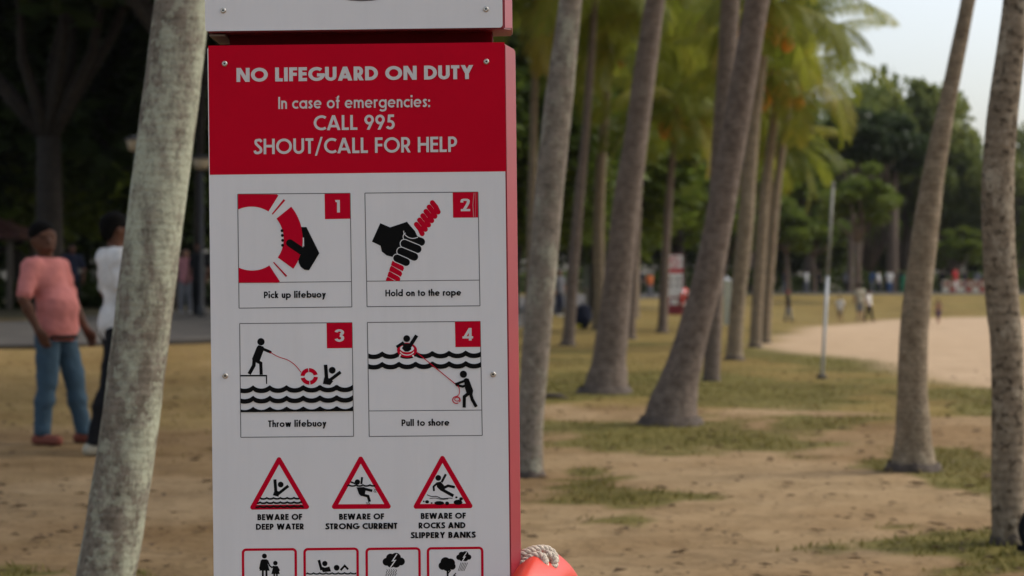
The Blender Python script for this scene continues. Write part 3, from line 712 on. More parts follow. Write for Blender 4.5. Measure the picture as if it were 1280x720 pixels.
pa, pb = at(100, 438).y, at(100, 406).y; pc = (pa + pb) / 2
def build_ground():
    def axis(segs):
        out = []
        for a, b, s in segs:
            k = max(1, round((b - a) / s)); out += [a + (b - a) * i / k for i in range(k)]
        return out + [segs[-1][1]]
    xs = axis([(-1500, -300, 200), (-300, -60, 20), (-60, -20, 2.5), (-20, -9, .5), (-9, 12, .17), (12, 30, .6), (30, 80, 3), (80, 300, 20), (300, 1500, 200)])
    ys = axis([(-60, -4, 8), (-4, 7, .5), (7, 30, .2), (30, 60, .5), (60, 140, 1.2), (140, 300, 10), (300, 3500, 200)])
    V = []; G = []; Dd = []; Pp = []; Bb = []; Mm = []
    for y in ys:
        for x in xs:
            z = ground_z(x, y)
            if 5 < y < 32 and -10 < x < 13: z += 0.012 * nz(x, y, 2.2, 1) + 0.006 * nz(x, y, 6, 4)
            if y > 300: z = 0.31
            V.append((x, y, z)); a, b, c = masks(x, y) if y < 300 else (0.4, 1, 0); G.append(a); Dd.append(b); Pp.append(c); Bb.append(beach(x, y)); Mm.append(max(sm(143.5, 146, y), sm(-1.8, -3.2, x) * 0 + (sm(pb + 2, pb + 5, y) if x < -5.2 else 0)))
    nx = len(xs); F = [(j * nx + i, j * nx + i + 1, (j + 1) * nx + i + 1, (j + 1) * nx + i) for j in range(len(ys) - 1) for i in range(nx - 1)]
    m = bpy.data.materials.new('sandy_lawn'); m.use_nodes = True; n = m.node_tree.nodes; l = m.node_tree.links; b = n['Principled BSDF']
    b.inputs['Roughness'].default_value = 0.95; b.inputs['Specular IOR Level'].default_value = 0.1
    tc = n.new('ShaderNodeTexCoord')
    def noise_n(s, d=6, r=.6):
        q = n.new('ShaderNodeTexNoise'); q.inputs['Scale'].default_value = s; q.inputs['Detail'].default_value = d; q.inputs['Roughness'].default_value = r; l.new(tc.outputs['Object'], q.inputs['Vector']); return q.outputs[0]
    def ramp(src, stops):
        q = n.new('ShaderNodeValToRGB'); e = q.color_ramp.elements
        e[0].position, e[0].color = stops[0][0], (*stops[0][1], 1); e[1].position, e[1].color = stops[-1][0], (*stops[-1][1], 1)
        for p, c in stops[1:-1]: k = e.new(p); k.color = (*c, 1)
        l.new(src, q.inputs[0]); return q.outputs[0]
    def mix(f, a, c, mode='MIX'):
        q = n.new('ShaderNodeMixRGB'); q.blend_type = mode
        if isinstance(f, float): q.inputs[0].default_value = f
        else: l.new(f, q.inputs[0])
        l.new(a, q.inputs[1]); l.new(c, q.inputs[2]); return q.outputs[0]
    def attr(nm):
        q = n.new('ShaderNodeAttribute'); q.attribute_name = nm; return q.outputs['Fac']
    def mth(op, a, c):
        q = n.new('ShaderNodeMath'); q.operation = op; q.use_clamp = True
        for i, v in enumerate((a, c)):
            if isinstance(v, (int, float)): q.inputs[i].default_value = v
            else: l.new(v, q.inputs[i])
        return q.outputs[0]
    dirt = ramp(noise_n(1.6, 9, .7), [(.28, (.155, .098, .046)), (.5, (.228, .152, .074)), (.72, (.295, .202, .106))])
    sand = ramp(noise_n(2.2, 9, .7), [(.3, (.245, .167, .086)), (.7, (.345, .245, .138))])
    straw = ramp(noise_n(3.5, 9, .75), [(.3, (.095, .07, .014)), (.5, (.185, .135, .034)), (.7, (.27, .19, .06))])
    green = ramp(noise_n(5, 8, .7), [(.3, (.062, .062, .013)), (.55, (.115, .102, .024)), (.75, (.19, .142, .055))])
    br = noise_n(4.5, 10, .8)
    def mask(nm, gain=1.0):
        return mth('MULTIPLY_ADD' if 0 else 'MULTIPLY', mth('SUBTRACT', mth('ADD', attr(nm), mth('MULTIPLY', br, .9)), .62), 2.2 * gain)
    bsand = ramp(noise_n(1.2, 9, .7), [(.3, (.32, .225, .135)), (.7, (.44, .32, .205))]); c = mix(mask('pale'), dirt, sand); c = mix(mask('dry'), c, straw); c = mix(mask('green'), c, green)
    # specks: twigs, husk crumbs, footprints
    sp = ramp(noise_n(16, 6, .7), [(.33, (.42, .36, .3)), (.44, (1, 1, 1))]); c = mix(.75, c, sp, 'MULTIPLY'); c = mix(.8, c, ramp(noise_n(.45, 5, .6), [(.34, (.68, .60, .50)), (.56, (1, 1, 1))]), 'MULTIPLY'); c = mix(mth('MULTIPLY', attr('beach'), 1.0), c, bsand)
    mul = ramp(noise_n(1.5, 8), [(.3, (.045, .040, .022)), (.7, (.095, .080, .044))]); c = mix(attr('mulch_shade'), c, mul)  # woodland floor, with the shade under the trees put into its dark colour
    l.new(c, b.inputs['Base Color'])
    bp = n.new('ShaderNodeBump'); bp.inputs['Strength'].default_value = .8; bp.inputs['Distance'].default_value = .05
    l.new(mth('ADD', noise_n(9, 8, .7), noise_n(2.5, 6)), bp.inputs['Height']); l.new(bp.outputs[0], b.inputs['Normal'])
    o = mesh_obj('ground', V, F, m, smooth=True); tag(o, 'sandy park ground with dry lawn and bare earth', kind='structure')
    for nm, dat in (('green', G), ('dry', Dd), ('pale', Pp), ('beach', Bb), ('mulch_shade', Mm)):
        at_ = o.data.attributes.new(nm, 'FLOAT', 'POINT'); at_.data.foreach_set('value', dat)
build_ground()

M_asph = mat('pale_asphalt', (0.050, 0.043, 0.035), 0.9, var=.3, scale=1.5)
def build_path(name, pts, wd, m, dz=.012):
    mb = MB(); n = len(pts); V = []
    P = [Vector((x, y, 0)) for x, y in pts]; Q = []
    for i in range(n - 1):
        for k in range(12): Q.append(P[i].lerp(P[i + 1], k / 12))
    Q.append(P[-1]); L = []
    for i, q in enumerate(Q):
        t = (Q[min(i + 1, len(Q) - 1)] - Q[max(i - 1, 0)]).normalized(); nrm = Vector((-t.y, t.x, 0))
        row = []
        for s in range(7):
            x, y = (q + nrm * wd * (s / 6 - .5)).xy; row.append((x, y, ground_z(x, y) + dz + .05))
        L.append(row)
    for r in L: V += r
    F = [(i * 7 + s, i * 7 + s + 1, (i + 1) * 7 + s + 1, (i + 1) * 7 + s) for i in range(len(L) - 1) for s in range(6)]
    # kerb faces down to the soil
    b0 = len(V); V += [(r[0][0], r[0][1], r[0][2] - .3) for r in L]; b1 = len(V); V += [(r[6][0], r[6][1], r[6][2] - .3) for r in L]
    F += [(i * 7, (i + 1) * 7, b0 + i + 1, b0 + i) for i in range(len(L) - 1)] + [((i + 1) * 7 + 6, i * 7 + 6, b1 + i, b1 + i + 1) for i in range(len(L) - 1)]
    o = mesh_obj(name, V, F, m, smooth=False); bm = bmesh.new(); bm.from_mesh(o.data); bmesh.ops.recalc_face_normals(bm, faces=bm.faces[:]); bm.to_mesh(o.data); bm.free()
    return tag(o, 'pale grey asphalt footpath behind the lawn', kind='structure')
build_path('footpath', [(-60, pc - 3), (-30, pc - 1.5), (-8.5, pc), (-5.2, pc + 5), (-3.6, 60), (-2.0, 90), (3, 118), (14, 137), (40, 141), (90, 142)], (pb - pa) * .92, M_asph)

# dry and green blades on the grassy patches, leaf litter on the bare ones
M_blade = leaf_mat('grass_blades', [(.095, .092, .020), (.155, .135, .034), (.22, .170, .055), (.30, .215, .09)], .7, .25, .8)
def grass():
    n = 0; C = []
    N = 150000
    U = RNG.random((N, 4))
    for a in U:
        y = 8.2 + 25 * a[0] ** 1.25; x = (-0.30 + 0.60 * a[1]) * y
        g, d, p = masks(x, y)
        if a[2] < max(.34 * g, .20 * d) * (1 - beach(x, y)): C.append((x, y, g, a[3]))
    C = C[:70000]
    A = np.array(C); n = len(A); ang = RNG.random(n) * 6.283; h = (.014 + .028 * RNG.random(n)) * (.7 + .6 * A[:, 2]); wd = .004 + .004 * RNG.random(n) + A[:, 1] * .00012
    lean = RNG.normal(0, .6, (n, 2)) * h[:, None]
    z = np.array([ground_z(x, y) for x, y in A[:, :2]]) - .004
    V = np.zeros((n, 3, 3)); dx, dy = np.cos(ang) * wd, np.sin(ang) * wd
    V[:, 0] = np.stack([A[:, 0] - dx, A[:, 1] - dy, z], 1); V[:, 1] = np.stack([A[:, 0] + dx, A[:, 1] + dy, z], 1)
    V[:, 2] = np.stack([A[:, 0] + lean[:, 0], A[:, 1] + lean[:, 1], z + h], 1)
    o = fast_mesh('grass', V.reshape(-1, 3), np.arange(n * 3).reshape(n, 3), M_blade)
    t = np.repeat(np.clip(1.0 - .75 * A[:, 2] + RNG.normal(0, .25, n), 0, 1), 3)
    o.data.attributes.new('tint', 'FLOAT', 'POINT').data.foreach_set('value', t)
    tag(o, 'short dry and green grass growing in patches on the sandy ground', 'grass', kind='stuff')
def fast_mesh(name, V, F, m, parent=None, smooth=False):
    me = bpy.data.meshes.new(name); k = F.shape[1]
    me.vertices.add(len(V)); me.vertices.foreach_set('co', np.asarray(V, dtype=np.float32).ravel())
    me.loops.add(F.size); me.loops.foreach_set('vertex_index', F.astype(np.int32).ravel())
    me.polygons.add(len(F)); me.polygons.foreach_set('loop_start', np.arange(0, F.size, k, dtype=np.int32)); me.polygons.foreach_set('loop_total', np.full(len(F), k, dtype=np.int32))
    if smooth: me.polygons.foreach_set('use_smooth', [True] * len(F))
    me.materials.append(m); me.update(calc_edges=True); me.validate()
    return link(bpy.data.objects.new(name, me), parent)
grass()
M_litter = leaf_mat('brown_litter', [(.03, .018, .010), (.075, .045, .022), (.14, .085, .04)], .8, .1, 2)
def litter():
    n = 2600; a = RNG.random((n, 5)); y = 7.5 + 20 * a[:, 0] ** 1.3; x = (-.31 + .62 * a[:, 1]) * y
    z = np.array([ground_z(p, q) for p, q in zip(x, y)]) + .014; ang = a[:, 2] * 6.283; L = .012 + .045 * a[:, 3] ** 3; W = L * (.25 + .3 * a[:, 4])
    c, s = np.cos(ang), np.sin(ang); V = np.zeros((n, 4, 3))
    for i, (p, q, up) in enumerate(((-1, 0, .0), (0, -1, .25), (1, 0, .1), (0, 1, .3))):
        V[:, i] = np.stack([x + c * L * p - s * W * q, y + s * L * p + c * W * q, z + up * L], 1)
    o = fast_mesh('leaf_litter', V.reshape(-1, 3), np.arange(n * 4).reshape(n, 4), M_litter)
    o.data.attributes.new('tint', 'FLOAT', 'POINT').data.foreach_set('value', np.repeat(RNG.random(n), 4))
    tag(o, 'brown fallen leaves and husk crumbs scattered over the sand', 'leaf litter', kind='stuff')
litter()

# ------------------------------------------------------------------ coconut palms
M_tk_lichen = trunk_mat('palm_bark_lichen', (.12, .102, .075), (.25, .218, .168), (.43, .45, .33), .66, 11, 3.0, .16, .38)
M_tk_mid = trunk_mat('palm_bark_mossy', (.14, .118, .090), (.29, .245, .195), (.38, .37, .28), .40, 11, 3.6, .22)
M_tk_grey = trunk_mat('palm_bark_grey', (.105, .078, .060), (.23, .180, .145), (.30, .25, .20), .15, 8, 3, .35)
M_tk_brown = trunk_mat('palm_bark_brown', (.145, .108, .070), (.305, .242, .165), (.39, .33, .235), .25, 9, 4, .2)
M_tk_rough = trunk_mat('palm_bark_rough', (.125, .095, .063), (.28, .225, .158), (.39, .335, .245), .35, 7, 6, .25, .95, 26)
M_root = mat('palm_root_mass', (.085, .066, .052), .95, var=.35, scale=14, bump=.8, bscale=40)
M_frond = leaf_mat('palm_frond', [(.058, .082, .008), (.130, .152, .016), (.215, .225, .028), (.36, .28, .05)], .5, .55, .5)
M_cocoa = mat('orange_coconut', (.62, .27, .03), .5, var=.2, scale=6)
M_sheath = mat('palm_sheath_fibre', (.34, .155, .03), .9, var=.4, scale=9)

def crown_mesh(seed, nf=22, Lf=3.4, leaflets=46, droop=1.0):
    rnd = random.Random(seed); V = []; F = []; T = []
    for f in range(nf):
        az = f * 2.39996 + rnd.uniform(-.25, .25); age = f / (nf - 1)
        e0 = R(82 - 92 * age + rnd.uniform(-8, 8)); dr = R(56 + 44 * age + rnd.uniform(-10, 15)) * droop; L = Lf * (rnd.uniform(.85, 1.1)) * (.8 + .2 * math.sin(math.pi * min(1, age + .2)))
        tw = rnd.uniform(-.4, .4); tint0 = rnd.uniform(-.15, .8) + .25 * (age > .75); N = 26; pts = []; p = Vector((0, 0, 0))
        for i in range(N + 1):
            t = i / N; e = e0 - dr * t ** 1.25; d = Vector((math.cos(az + tw * t * t) * math.cos(e), math.sin(az + tw * t * t) * math.cos(e), math.sin(e)))
            pts.append((p.copy(), d)); p = p + d * (L / N)
        def rach(t):
            q = t * N; i = min(N - 1, int(q)); return pts[i][0].lerp(pts[i + 1][0], q - i), pts[i][1].lerp(pts[i + 1][1], q - i).normalized()
        # midrib
        b0 = len(V)
        for i, (q, d) in enumerate(pts):
            s = d.cross(Vector((0, 0, 1)));  s = s.normalized() if s.length > 1e-3 else Vector((1, 0, 0)); u = s.cross(d); r = .035 * (1 - .85 * i / N)
            for k in (s * r, u * r, -s * r): V.append(q + k); T.append(.95)
        for i in range(N):
            for k in range(3): F.append((b0 + i * 3 + k, b0 + i * 3 + (k + 1) % 3, b0 + i * 3 + 3 + (k + 1) % 3, b0 + i * 3 + 3 + k))
        for k in range(leaflets):
            t = .14 + .86 * (k + rnd.random() * .5) / leaflets; q, d = rach(min(t, .999))
            s = d.cross(Vector((0, 0, 1))); s = s.normalized() if s.length > 1e-3 else Vector((1, 0, 0)); u = s.cross(d).normalized()
            ll = Lf * .27 * (math.sin(math.pi * min(1, .12 + .86 * t)) ** .6) * rnd.uniform(.85, 1.1)
            for sg in (-1, 1):
                if rnd.random() < .05: continue
                fw = .35 + .5 * t; d1 = (s * sg + d * fw + u * .15).normalized(); d2 = (d1 + Vector((0, 0, -.5 - .7 * rnd.random()))).normalized(); d3 = (d2 + Vector((0, 0, -.95))).normalized()
                w0 = .0155 * Lf / 3.4 * 1.15; wv = (d - d1 * d.dot(d1)).normalized() * w0
                a = q; c1 = a + d1 * ll * .35; c2 = c1 + d2 * ll * .35; c3 = c2 + d3 * ll * .3
                b = len(V); V += [a - wv * .5, a + wv * .5, c1 + wv, c1 - wv, c2 + wv * .8, c2 - wv * .8, c3]
                tt = tint0 + rnd.uniform(-.2, .2); T += [tt] * 4 + [tt + .05] * 2 + [tt + .2]
                F += [(b, b + 1, b + 2, b + 3), (b + 3, b + 2, b + 4, b + 5), (b + 5, b + 4, b + 6)]
    me = bpy.data.meshes.new('palm_crown'); me.from_pydata([tuple(v) for v in V], [], F); me.materials.append(M_frond)
    me.attributes.new('tint', 'FLOAT', 'POINT').data.foreach_set('value', T); me.update(); return me
CROWNS = [crown_mesh(s, 23, 3.5, 54) for s in (3, 8, 15)]
def heart_mesh():
    mb = MB(); mb.tube([(0, 0, -.45), (0, 0, -.2), (0, 0, .1), (0, 0, .5)], [.16, .22, .2, .06], 12)
    for k in range(7):
        a = k * .9; mb.tube([(.1 * math.cos(a), .1 * math.sin(a), 0), (.3 * math.cos(a), .3 * math.sin(a), .18), (.55 * math.cos(a), .55 * math.sin(a), .05), (.7 * math.cos(a), .7 * math.sin(a), -.15)], [.03, .025, .018, .006], 5)
    me = mb.build('sheath', [M_sheath], None, True); COL.objects.unlink(me); return me.data
HEART = heart_mesh()
mbn = MB(); mbn.ball((0, 0, 0), (.095, .095, .125), 0, 12, 9, .1, 2); _n = mbn.build('coconut', [M_cocoa], None, True); NUT = _n.data; COL.objects.unlink(_n)

def add_palm(label, prof, m, Y, top=None, height=None, crown=0, cscale=1.0, nuts=0, crot=0.0, roots=True, flare=1.0, group='coconut palms in the park', seed=0, lean_y=0.0, zbase=None):
    """prof: (column, row, width) of the trunk in the photograph from the ground up; all at distance Y. Continues to 'height' or ends at 'top' (column,row)."""
    rnd = random.Random(seed * 7 + 1); base = px_at(prof[0][0], prof[0][1], Y); gz = ground_z(base.x, Y) if zbase is None else zbase
    root = empty('coconut_palm', (base.x, Y, gz)); tag(root, label, 'palm tree', group)
    P = [px_at(a, b, Y) for a, b, _ in prof]; W = [c / FPX * Y / 2 for _, _, c in prof]
    P[0].z = gz - .05
    if top:
        q = px_at(top[0], top[1], Y); P.append(q); W.append(max(.055, W[-1] * .85))
    else:
        d = (P[-1] - P[-2]).normalized(); z = P[-1].z; p = P[-1].copy(); r = W[-1]; q = d.copy()
        while p.z < gz + height:
            q = (q + Vector((0, 0, .10))).normalized(); p = p + q * .6; r = max(.09, r * .985); P.append(p.copy()); W.append(r)
    # resample finely with a Catmull-Rom so the trunk bends smoothly
    pts, rad = [], []
    for i in range(len(P) - 1):
        a = P[max(i - 1, 0)]; b = P[i]; c = P[i + 1]; d = P[min(i + 2, len(P) - 1)]; n = max(2, int((c - b).length / (.07 if Y < 26 else .2)))
        for k in range(n):
            t = k / n; pts.append(.5 * (2 * b + (c - a) * t + (2 * a - 5 * b + 4 * c - d) * t * t + (3 * b - a - 3 * c + d) * t ** 3)); rad.append(W[i] + (W[i + 1] - W[i]) * (t * t * (3 - 2 * t)))
    pts.append(P[-1]); rad.append(W[-1])
    n = 28 if Y < 16 else 18; mb = MB(); V = []; F = []; org = Vector((base.x, Y, gz)); L = 0; so = rnd.uniform(0, 90)
    for i, p in enumerate(pts):
        if i: L += (p - pts[i - 1]).length
        p = p.copy(); hgt = p.z - gz
        p.y += lean_y * hgt * (hgt / 6.0)
        wob = .025 * noise.noise(Vector((L * .8, so, 1))); p.x += wob * rad[i] * 4
        for k in range(n):
            a = 2 * math.pi * k / n; dv = Vector((math.cos(a), math.sin(a), 0))
            q = 1 + .045 * noise.noise(Vector((math.cos(a) * 1.3, math.sin(a) * 1.3, L * 1.6 + so))) + .03 * noise.noise(Vector((math.cos(a) * 4, math.sin(a) * 4, L * 7 + so))) + (.007 * math.sin(L * 2 * math.pi / .11 + 1.5 * noise.noise(Vector((a, L, so)))))
            V.append((p - org) + dv * rad[i] * q)
    for i in range(len(pts) - 1):
        for k in range(n): F.append((i * n + k, i * n + (k + 1) % n, (i + 1) * n + (k + 1) % n, (i + 1) * n + k))
    F.append(tuple((len(pts) - 1) * n + k for k in range(n)))
    mesh_obj('trunk', V, F, m, root, smooth=True)
    if roots:
        mb = MB(); r0 = rad[0]; nn = 40; hh = .035 + .13 * r0
        for lev, (zz, rr) in enumerate(((-.12, 1.22), (0.0, 1.13), (hh * .6, 1.045), (hh, .97))):
            for k in range(nn):
                a = 2 * math.pi * k / nn; q = rr * (1 + .07 * noise.noise(Vector((math.cos(a) * 3, math.sin(a) * 3, so + lev))) + .05 * noise.noise(Vector((math.cos(a) * 9, math.sin(a) * 9, so)))) * r0
                sx = (pts[1].x - pts[0].x) / max(.01, pts[1].z - pts[0].z) * zz if lev > 1 else 0
                mb.v.append((math.cos(a) * q + sx, math.sin(a) * q, zz + (.03 * noise.noise(Vector((a * 2, so, 5))) if lev == 3 else 0)))
        for lev in range(3):
            for k in range(nn): mb.f.append((lev * nn + k, lev * nn + (k + 1) % nn, (lev + 1) * nn + (k + 1) % nn, (lev + 1) * nn + k)); mb.m.append(0)
        mb.build('root_base', [M_root], root, True)
    tp = Vector(V[-1]) * 0
    for k in range(n): tp += Vector(V[len(V) - 1 - k])
    tp /= n
    cr = bpy.data.objects.new('crown', CROWNS[crown]); link(cr, root); cr.location = tp + Vector((0, 0, .1)); cr.rotation_euler = (0, 0, crot); cr.scale = (cscale,) * 3
    he = bpy.data.objects.new('leaf_sheath', HEART); link(he, root); he.location = tp + Vector((0, 0, .05)); he.scale = (max(.55, rad[-1] / .17),) * 3
    for k in range(nuts):
        a = -1.57 + (k - nuts / 2) * .55 + rnd.uniform(-.2, .2); o = bpy.data.objects.new('coconut', NUT); link(o, root)
        o.location = tp + Vector((.36 * math.cos(a), .36 * math.sin(a), -.20 - .20 * (k % 2) + rnd.uniform(-.05, .05))); s = rnd.uniform(1.1, 1.5); o.scale = (s, s, s); o.rotation_euler = (rnd.uniform(-.4, .4), rnd.uniform(-.4, .4), 0)
    return root

def Yof(px, py): return at(px, py).y
# T1: the lichen covered one beside the board, base below the frame
add_palm('lichen-blotched leaning palm trunk just left of the near notice board', [(112, 812, 84), (133, 720, 74), (158, 560, 73), (178, 400, 72), (200, 230, 71), (214, 120, 70), (228, 0, 68)], M_tk_lichen, 7.0, height=9.5, crown=0, cscale=1.15, seed=1, crot=.4)
add_palm('slim palm trunk right of the near notice board with a mossy foot', [(663, 597, 36), (662, 575, 34), (663, 520, 33), (674, 390, 35), (686, 250, 36), (697, 140, 36), (713, 0, 29)], M_tk_mid, Yof(663, 597), height=9, crown=1, cscale=1.1, seed=2, crot=1.3)
add_palm('grey palm with a swollen foot, second thick trunk right of the notice board', [(755, 491, 64), (757, 474, 53), (762, 440, 42), (773, 350, 36), (784, 250, 34), (800, 130, 29), (819, 0, 25)], M_tk_grey, Yof(755, 491), height=9.5, crown=2, cscale=1.2, seed=3, crot=.2)
add_palm('thick dark palm leaning right from a broad base, nearest the middle of the grove', [(837, 530, 76), (841, 505, 62), (851, 470, 50), (860, 440, 44), (871, 400, 40), (884, 350, 37), (903, 250, 35), (925, 125, 33), (946, 0, 31)], M_tk_grey, Yof(837, 530), height=9, crown=0, cscale=1.2, seed=4, crot=2.0)
add_palm('palm partly hidden behind the thick dark leaning palm', [(889, 476, 22), (890, 440, 21), (893, 350, 22), (900, 200, 23), (907, 100, 23), (912, 0, 24)], M_tk_grey, Yof(889, 476), height=10, crown=1, cscale=1.15, seed=5, crot=.9)
add_palm('slender palm with a big yellow-green crown, foot right of the dark leaning palm', [(918, 450, 24), (919, 425, 19), (922, 380, 19), (930, 300, 20), (942, 150, 17)], M_tk_brown, Yof(918, 450), top=(958, 22), crown=2, cscale=.64, nuts=6, seed=6, crot=.5)
add_palm('left one of two slender palms standing close together, with orange coconuts', [(944, 434, 17), (945, 415, 15), (949, 340, 14), (955, 250, 14), (964, 180, 12)], M_tk_brown, Yof(944, 434), top=(974, 100), crown=1, cscale=.76, nuts=9, seed=7, crot=2.4)
add_palm('right one of two slender palms standing close together, thinner pale trunk', [(957, 429, 14), (958, 410, 12), (962, 340, 12), (969, 260, 11), (976, 200, 10)], M_tk_brown, Yof(957, 429), top=(1000, 40), crown=0, cscale=.62, nuts=2, seed=8, crot=1.1)
add_palm('thin dark palm just right of the slim mossy trunk', [(709, 432, 21), (711, 415, 15), (716, 340, 14), (724, 250, 13), (733, 150, 10)], M_tk_grey, Yof(709, 432), top=(745, -18), crown=2, cscale=.95, seed=9, crot=.0)
add_palm('thin palm with dark old fibre under its crown, left of the grey thick trunk', [(747, 412, 16), (748, 380, 15), (749, 250, 14), (757, 130, 11)], M_tk_brown, Yof(747, 412), top=(763, 58), crown=0, cscale=.95, nuts=7, seed=10, crot=1.8)
add_palm('short-looking thin palm peeping out beside the grey thick trunk', [(788, 424, 15), (789, 400, 12), (793, 330, 11), (799, 220, 10)], M_tk_grey, Yof(788, 424), top=(812, 20), crown=1, cscale=.95, seed=11, crot=.7)
add_palm('dark thin palm with one orange coconut cluster, beside the far notice board', [(827, 416, 16), (829, 395, 12), (834, 280, 10), (842, 180, 8)], M_tk_grey, Yof(827, 416), top=(848, 148), crown=2, cscale=.85, nuts=7, seed=12, crot=2.9)
add_palm('palm with a flared foot standing alone on the dry lawn', [(1142, 588, 64), (1142, 572, 53), (1142, 540, 44), (1141, 480, 37), (1144, 400, 35), (1156, 290, 33), (1170, 200, 27), (1190, 100, 20), (1210, 0, 18)], M_tk_brown, Yof(1142, 588), height=8.5, crown=0, cscale=1.05, seed=13, crot=1.5)
add_palm('rough bent palm trunk with a black bag behind its foot', [(1262, 680, 44), (1260, 650, 41), (1260, 560, 40), (1259, 440, 40), (1252, 360, 41), (1247, 250, 40), (1252, 150, 38), (1270, 0, 34)], M_tk_rough, Yof(1262, 680), height=8.5, crown=1, cscale=1.1, seed=14, crot=.3)
# palms whose trunks stand behind others: only their crowns show
for i, (px, Y, row, lab) in enumerate(((893, 62, 95, 'far palm whose yellow-green crown fills the gap behind the dark leaning palm'), (800, 66, 70, 'far palm crown showing between the grey thick trunk and the dark leaning palm'),
                                       (668, 44, 8, 'palm crown arching over the top of the notice board from behind'), (962, 52, 190, 'low young palm crown under the coconut-bearing palms'))):
    g = gpt(px, Y); k = FPX / Y
    add_palm(lab, [(px - 6, HOR + (HC - g.z) * k, .3 * k), (px - 4, 300, .2 * k), (px - 1, (300 + row) / 2, .17 * k)], M_tk_brown, Y, top=(px + 2, row), crown=i % 3, cscale=.95 if i != 3 else .75, nuts=0, seed=20 + i, crot=i * 1.1)

# ------------------------------------------------------------------ broad-leaved trees
M_bark = mat('dark_tree_bark', (.032, .025, .019), .95, var=.35, scale=7, bump=.6, bscale=22)
M_bark2 = mat('brown_tree_bark', (.12, .085, .062), .95, var=.3, scale=7, bump=.6, bscale=22)
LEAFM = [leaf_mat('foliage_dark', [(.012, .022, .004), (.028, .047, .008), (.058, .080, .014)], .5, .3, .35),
         leaf_mat('foliage_mid', [(.046, .074, .011), (.10, .14, .02), (.175, .21, .034)], .5, .42, .35),
         leaf_mat('foliage_light', [(.055, .085, .010), (.12, .16, .02), (.20, .225, .034)], .5, .42, .35),
         leaf_mat('foliage_casuarina', [(.08, .108, .03), (.15, .178, .046), (.225, .235, .07)], .6, .42, .25)]
def crown_cloud(seed, n=7500, clumps=46, squash=.75, leaf=.055, hole=.0, skirt=False, tall=False):
    """leaf cloud in a unit ball: clumps of folded leaves with gaps between them; float arrays"""
    g = np.random.default_rng(seed); C = []; 
    while len(C) < clumps:
        p = g.normal(0, 1, 3); p /= np.linalg.norm(p); r = g.random() ** .45
        p = p * r * np.array([.82, .82, .82 * squash])
        if not skirt and p[2] < -.25 * squash: p[2] *= .4
        C.append(p)
    C = np.array(C); cr = g.uniform(.13, .30, clumps); ci = g.integers(0, clumps, n)
    d = g.normal(0, 1, (n, 3)); d /= np.linalg.norm(d, axis=1)[:, None]
    P = C[ci] + d * (cr[ci] * g.random(n) ** .4)[:, None] * np.array([1, 1, .72 if not tall else 1.2])
    L = leaf * g.uniform(.6, 1.4, n); a = g.normal(0, 1, (n, 3)); a[:, 2] = a[:, 2] * .5 - .25; a /= np.linalg.norm(a, axis=1)[:, None]
    b = np.cross(a, g.normal(0, 1, (n, 3))); b /= np.linalg.norm(b, axis=1)[:, None]
    V = np.zeros((n, 4, 3)); V[:, 0] = P - a * L[:, None]; V[:, 2] = P + a * L[:, None]; up = np.cross(a, b)
    V[:, 1] = P + b * (L * .5)[:, None] + up * (L * .15)[:, None]; V[:, 3] = P - b * (L * .5)[:, None] + up * (L * .15)[:, None]
    t = np.clip(g.normal(.45, .2, clumps)[ci] + g.normal(0, .15, n), 0, 1.1)
    return V.reshape(-1, 3), np.repeat(t, 4), n, C
CLOUDS = {}
def crown_data(kind, m):
    key = (kind, m)
    if key not in CLOUDS:
        kw = [dict(seed=1, n=9000, clumps=60, squash=.7), dict(seed=2, n=9000, clumps=48, squash=.8), dict(seed=3, n=11000, clumps=75, squash=1.0, skirt=True, tall=True), dict(seed=5, n=6000, clumps=34, squash=.85, skirt=True), dict(seed=9, n=14000, clumps=90, squash=.5)][kind]
        V, t, n, C = crown_cloud(**kw)
        o = fast_mesh('crown', V, np.arange(n * 4).reshape(n, 4), LEAFM[m]); o.data.attributes.new('tint', 'FLOAT', 'POINT').data.foreach_set('value', t); COL.objects.unlink(o)
        CLOUDS[key] = (o.data, C)
    return CLOUDS[key]
def tree(label, px, Y, h, rx, rz, kind=0, m=0, tr=.22, group='trees behind the grove', fork=None, bark=None, seed=0, cz=None, off=(0, 0), name='shade_tree'):
    g = gpt(px, Y); rnd = random.Random(seed + int(px) * 3); root = empty(name, g, 0); tag(root, label, 'tree', group)
    dat, C = crown_data(kind, m); cz = cz if cz is not None else h - rz
    cr = bpy.data.objects.new('crown', dat); link(cr, root); cr.location = (off[0], off[1], cz); cr.scale = (rx, rx * .95, rz); cr.rotation_euler = (0, 0, rnd.uniform(0, 6))
    mb = MB(); fk = fork if fork is not None else max(1.5, cz - rz * .75); rot = cr.rotation_euler.z; bendx = rnd.uniform(-.3, .3)
    mb.tube([(0, 0, -.4), (0, 0, .25), (bendx * .3, 0, fk * .5), (bendx, 0, fk)], [tr * 1.55, tr * 1.12, tr * .95, tr * .85], 12)
    tips = sorted(range(len(C)), key=lambda i: rnd.random())[:9]
    for i in tips:
        c = C[i]; q = Matrix.Rotation(rot, 3, 'Z') @ Vector((c[0] * rx, c[1] * rx, 0)); e = Vector((q.x + off[0], q.y + off[1], cz + c[2] * rz))
        s = Vector((bendx, 0, fk - .1)); mid = s.lerp(e, .5) + Vector((0, 0, -.10 * (e - s).length)) + Vector((rnd.uniform(-.3, .3), rnd.uniform(-.3, .3), 0))
        mb.tube([s, s.lerp(mid, .5) + Vector((0, 0, .05)), mid, e], [tr * .6, tr * .5, tr * .36, tr * .12], 7)
    mb.build('trunk', [bark or M_bark], root, True)
    return root
GL = 'broad trees closing off the park'
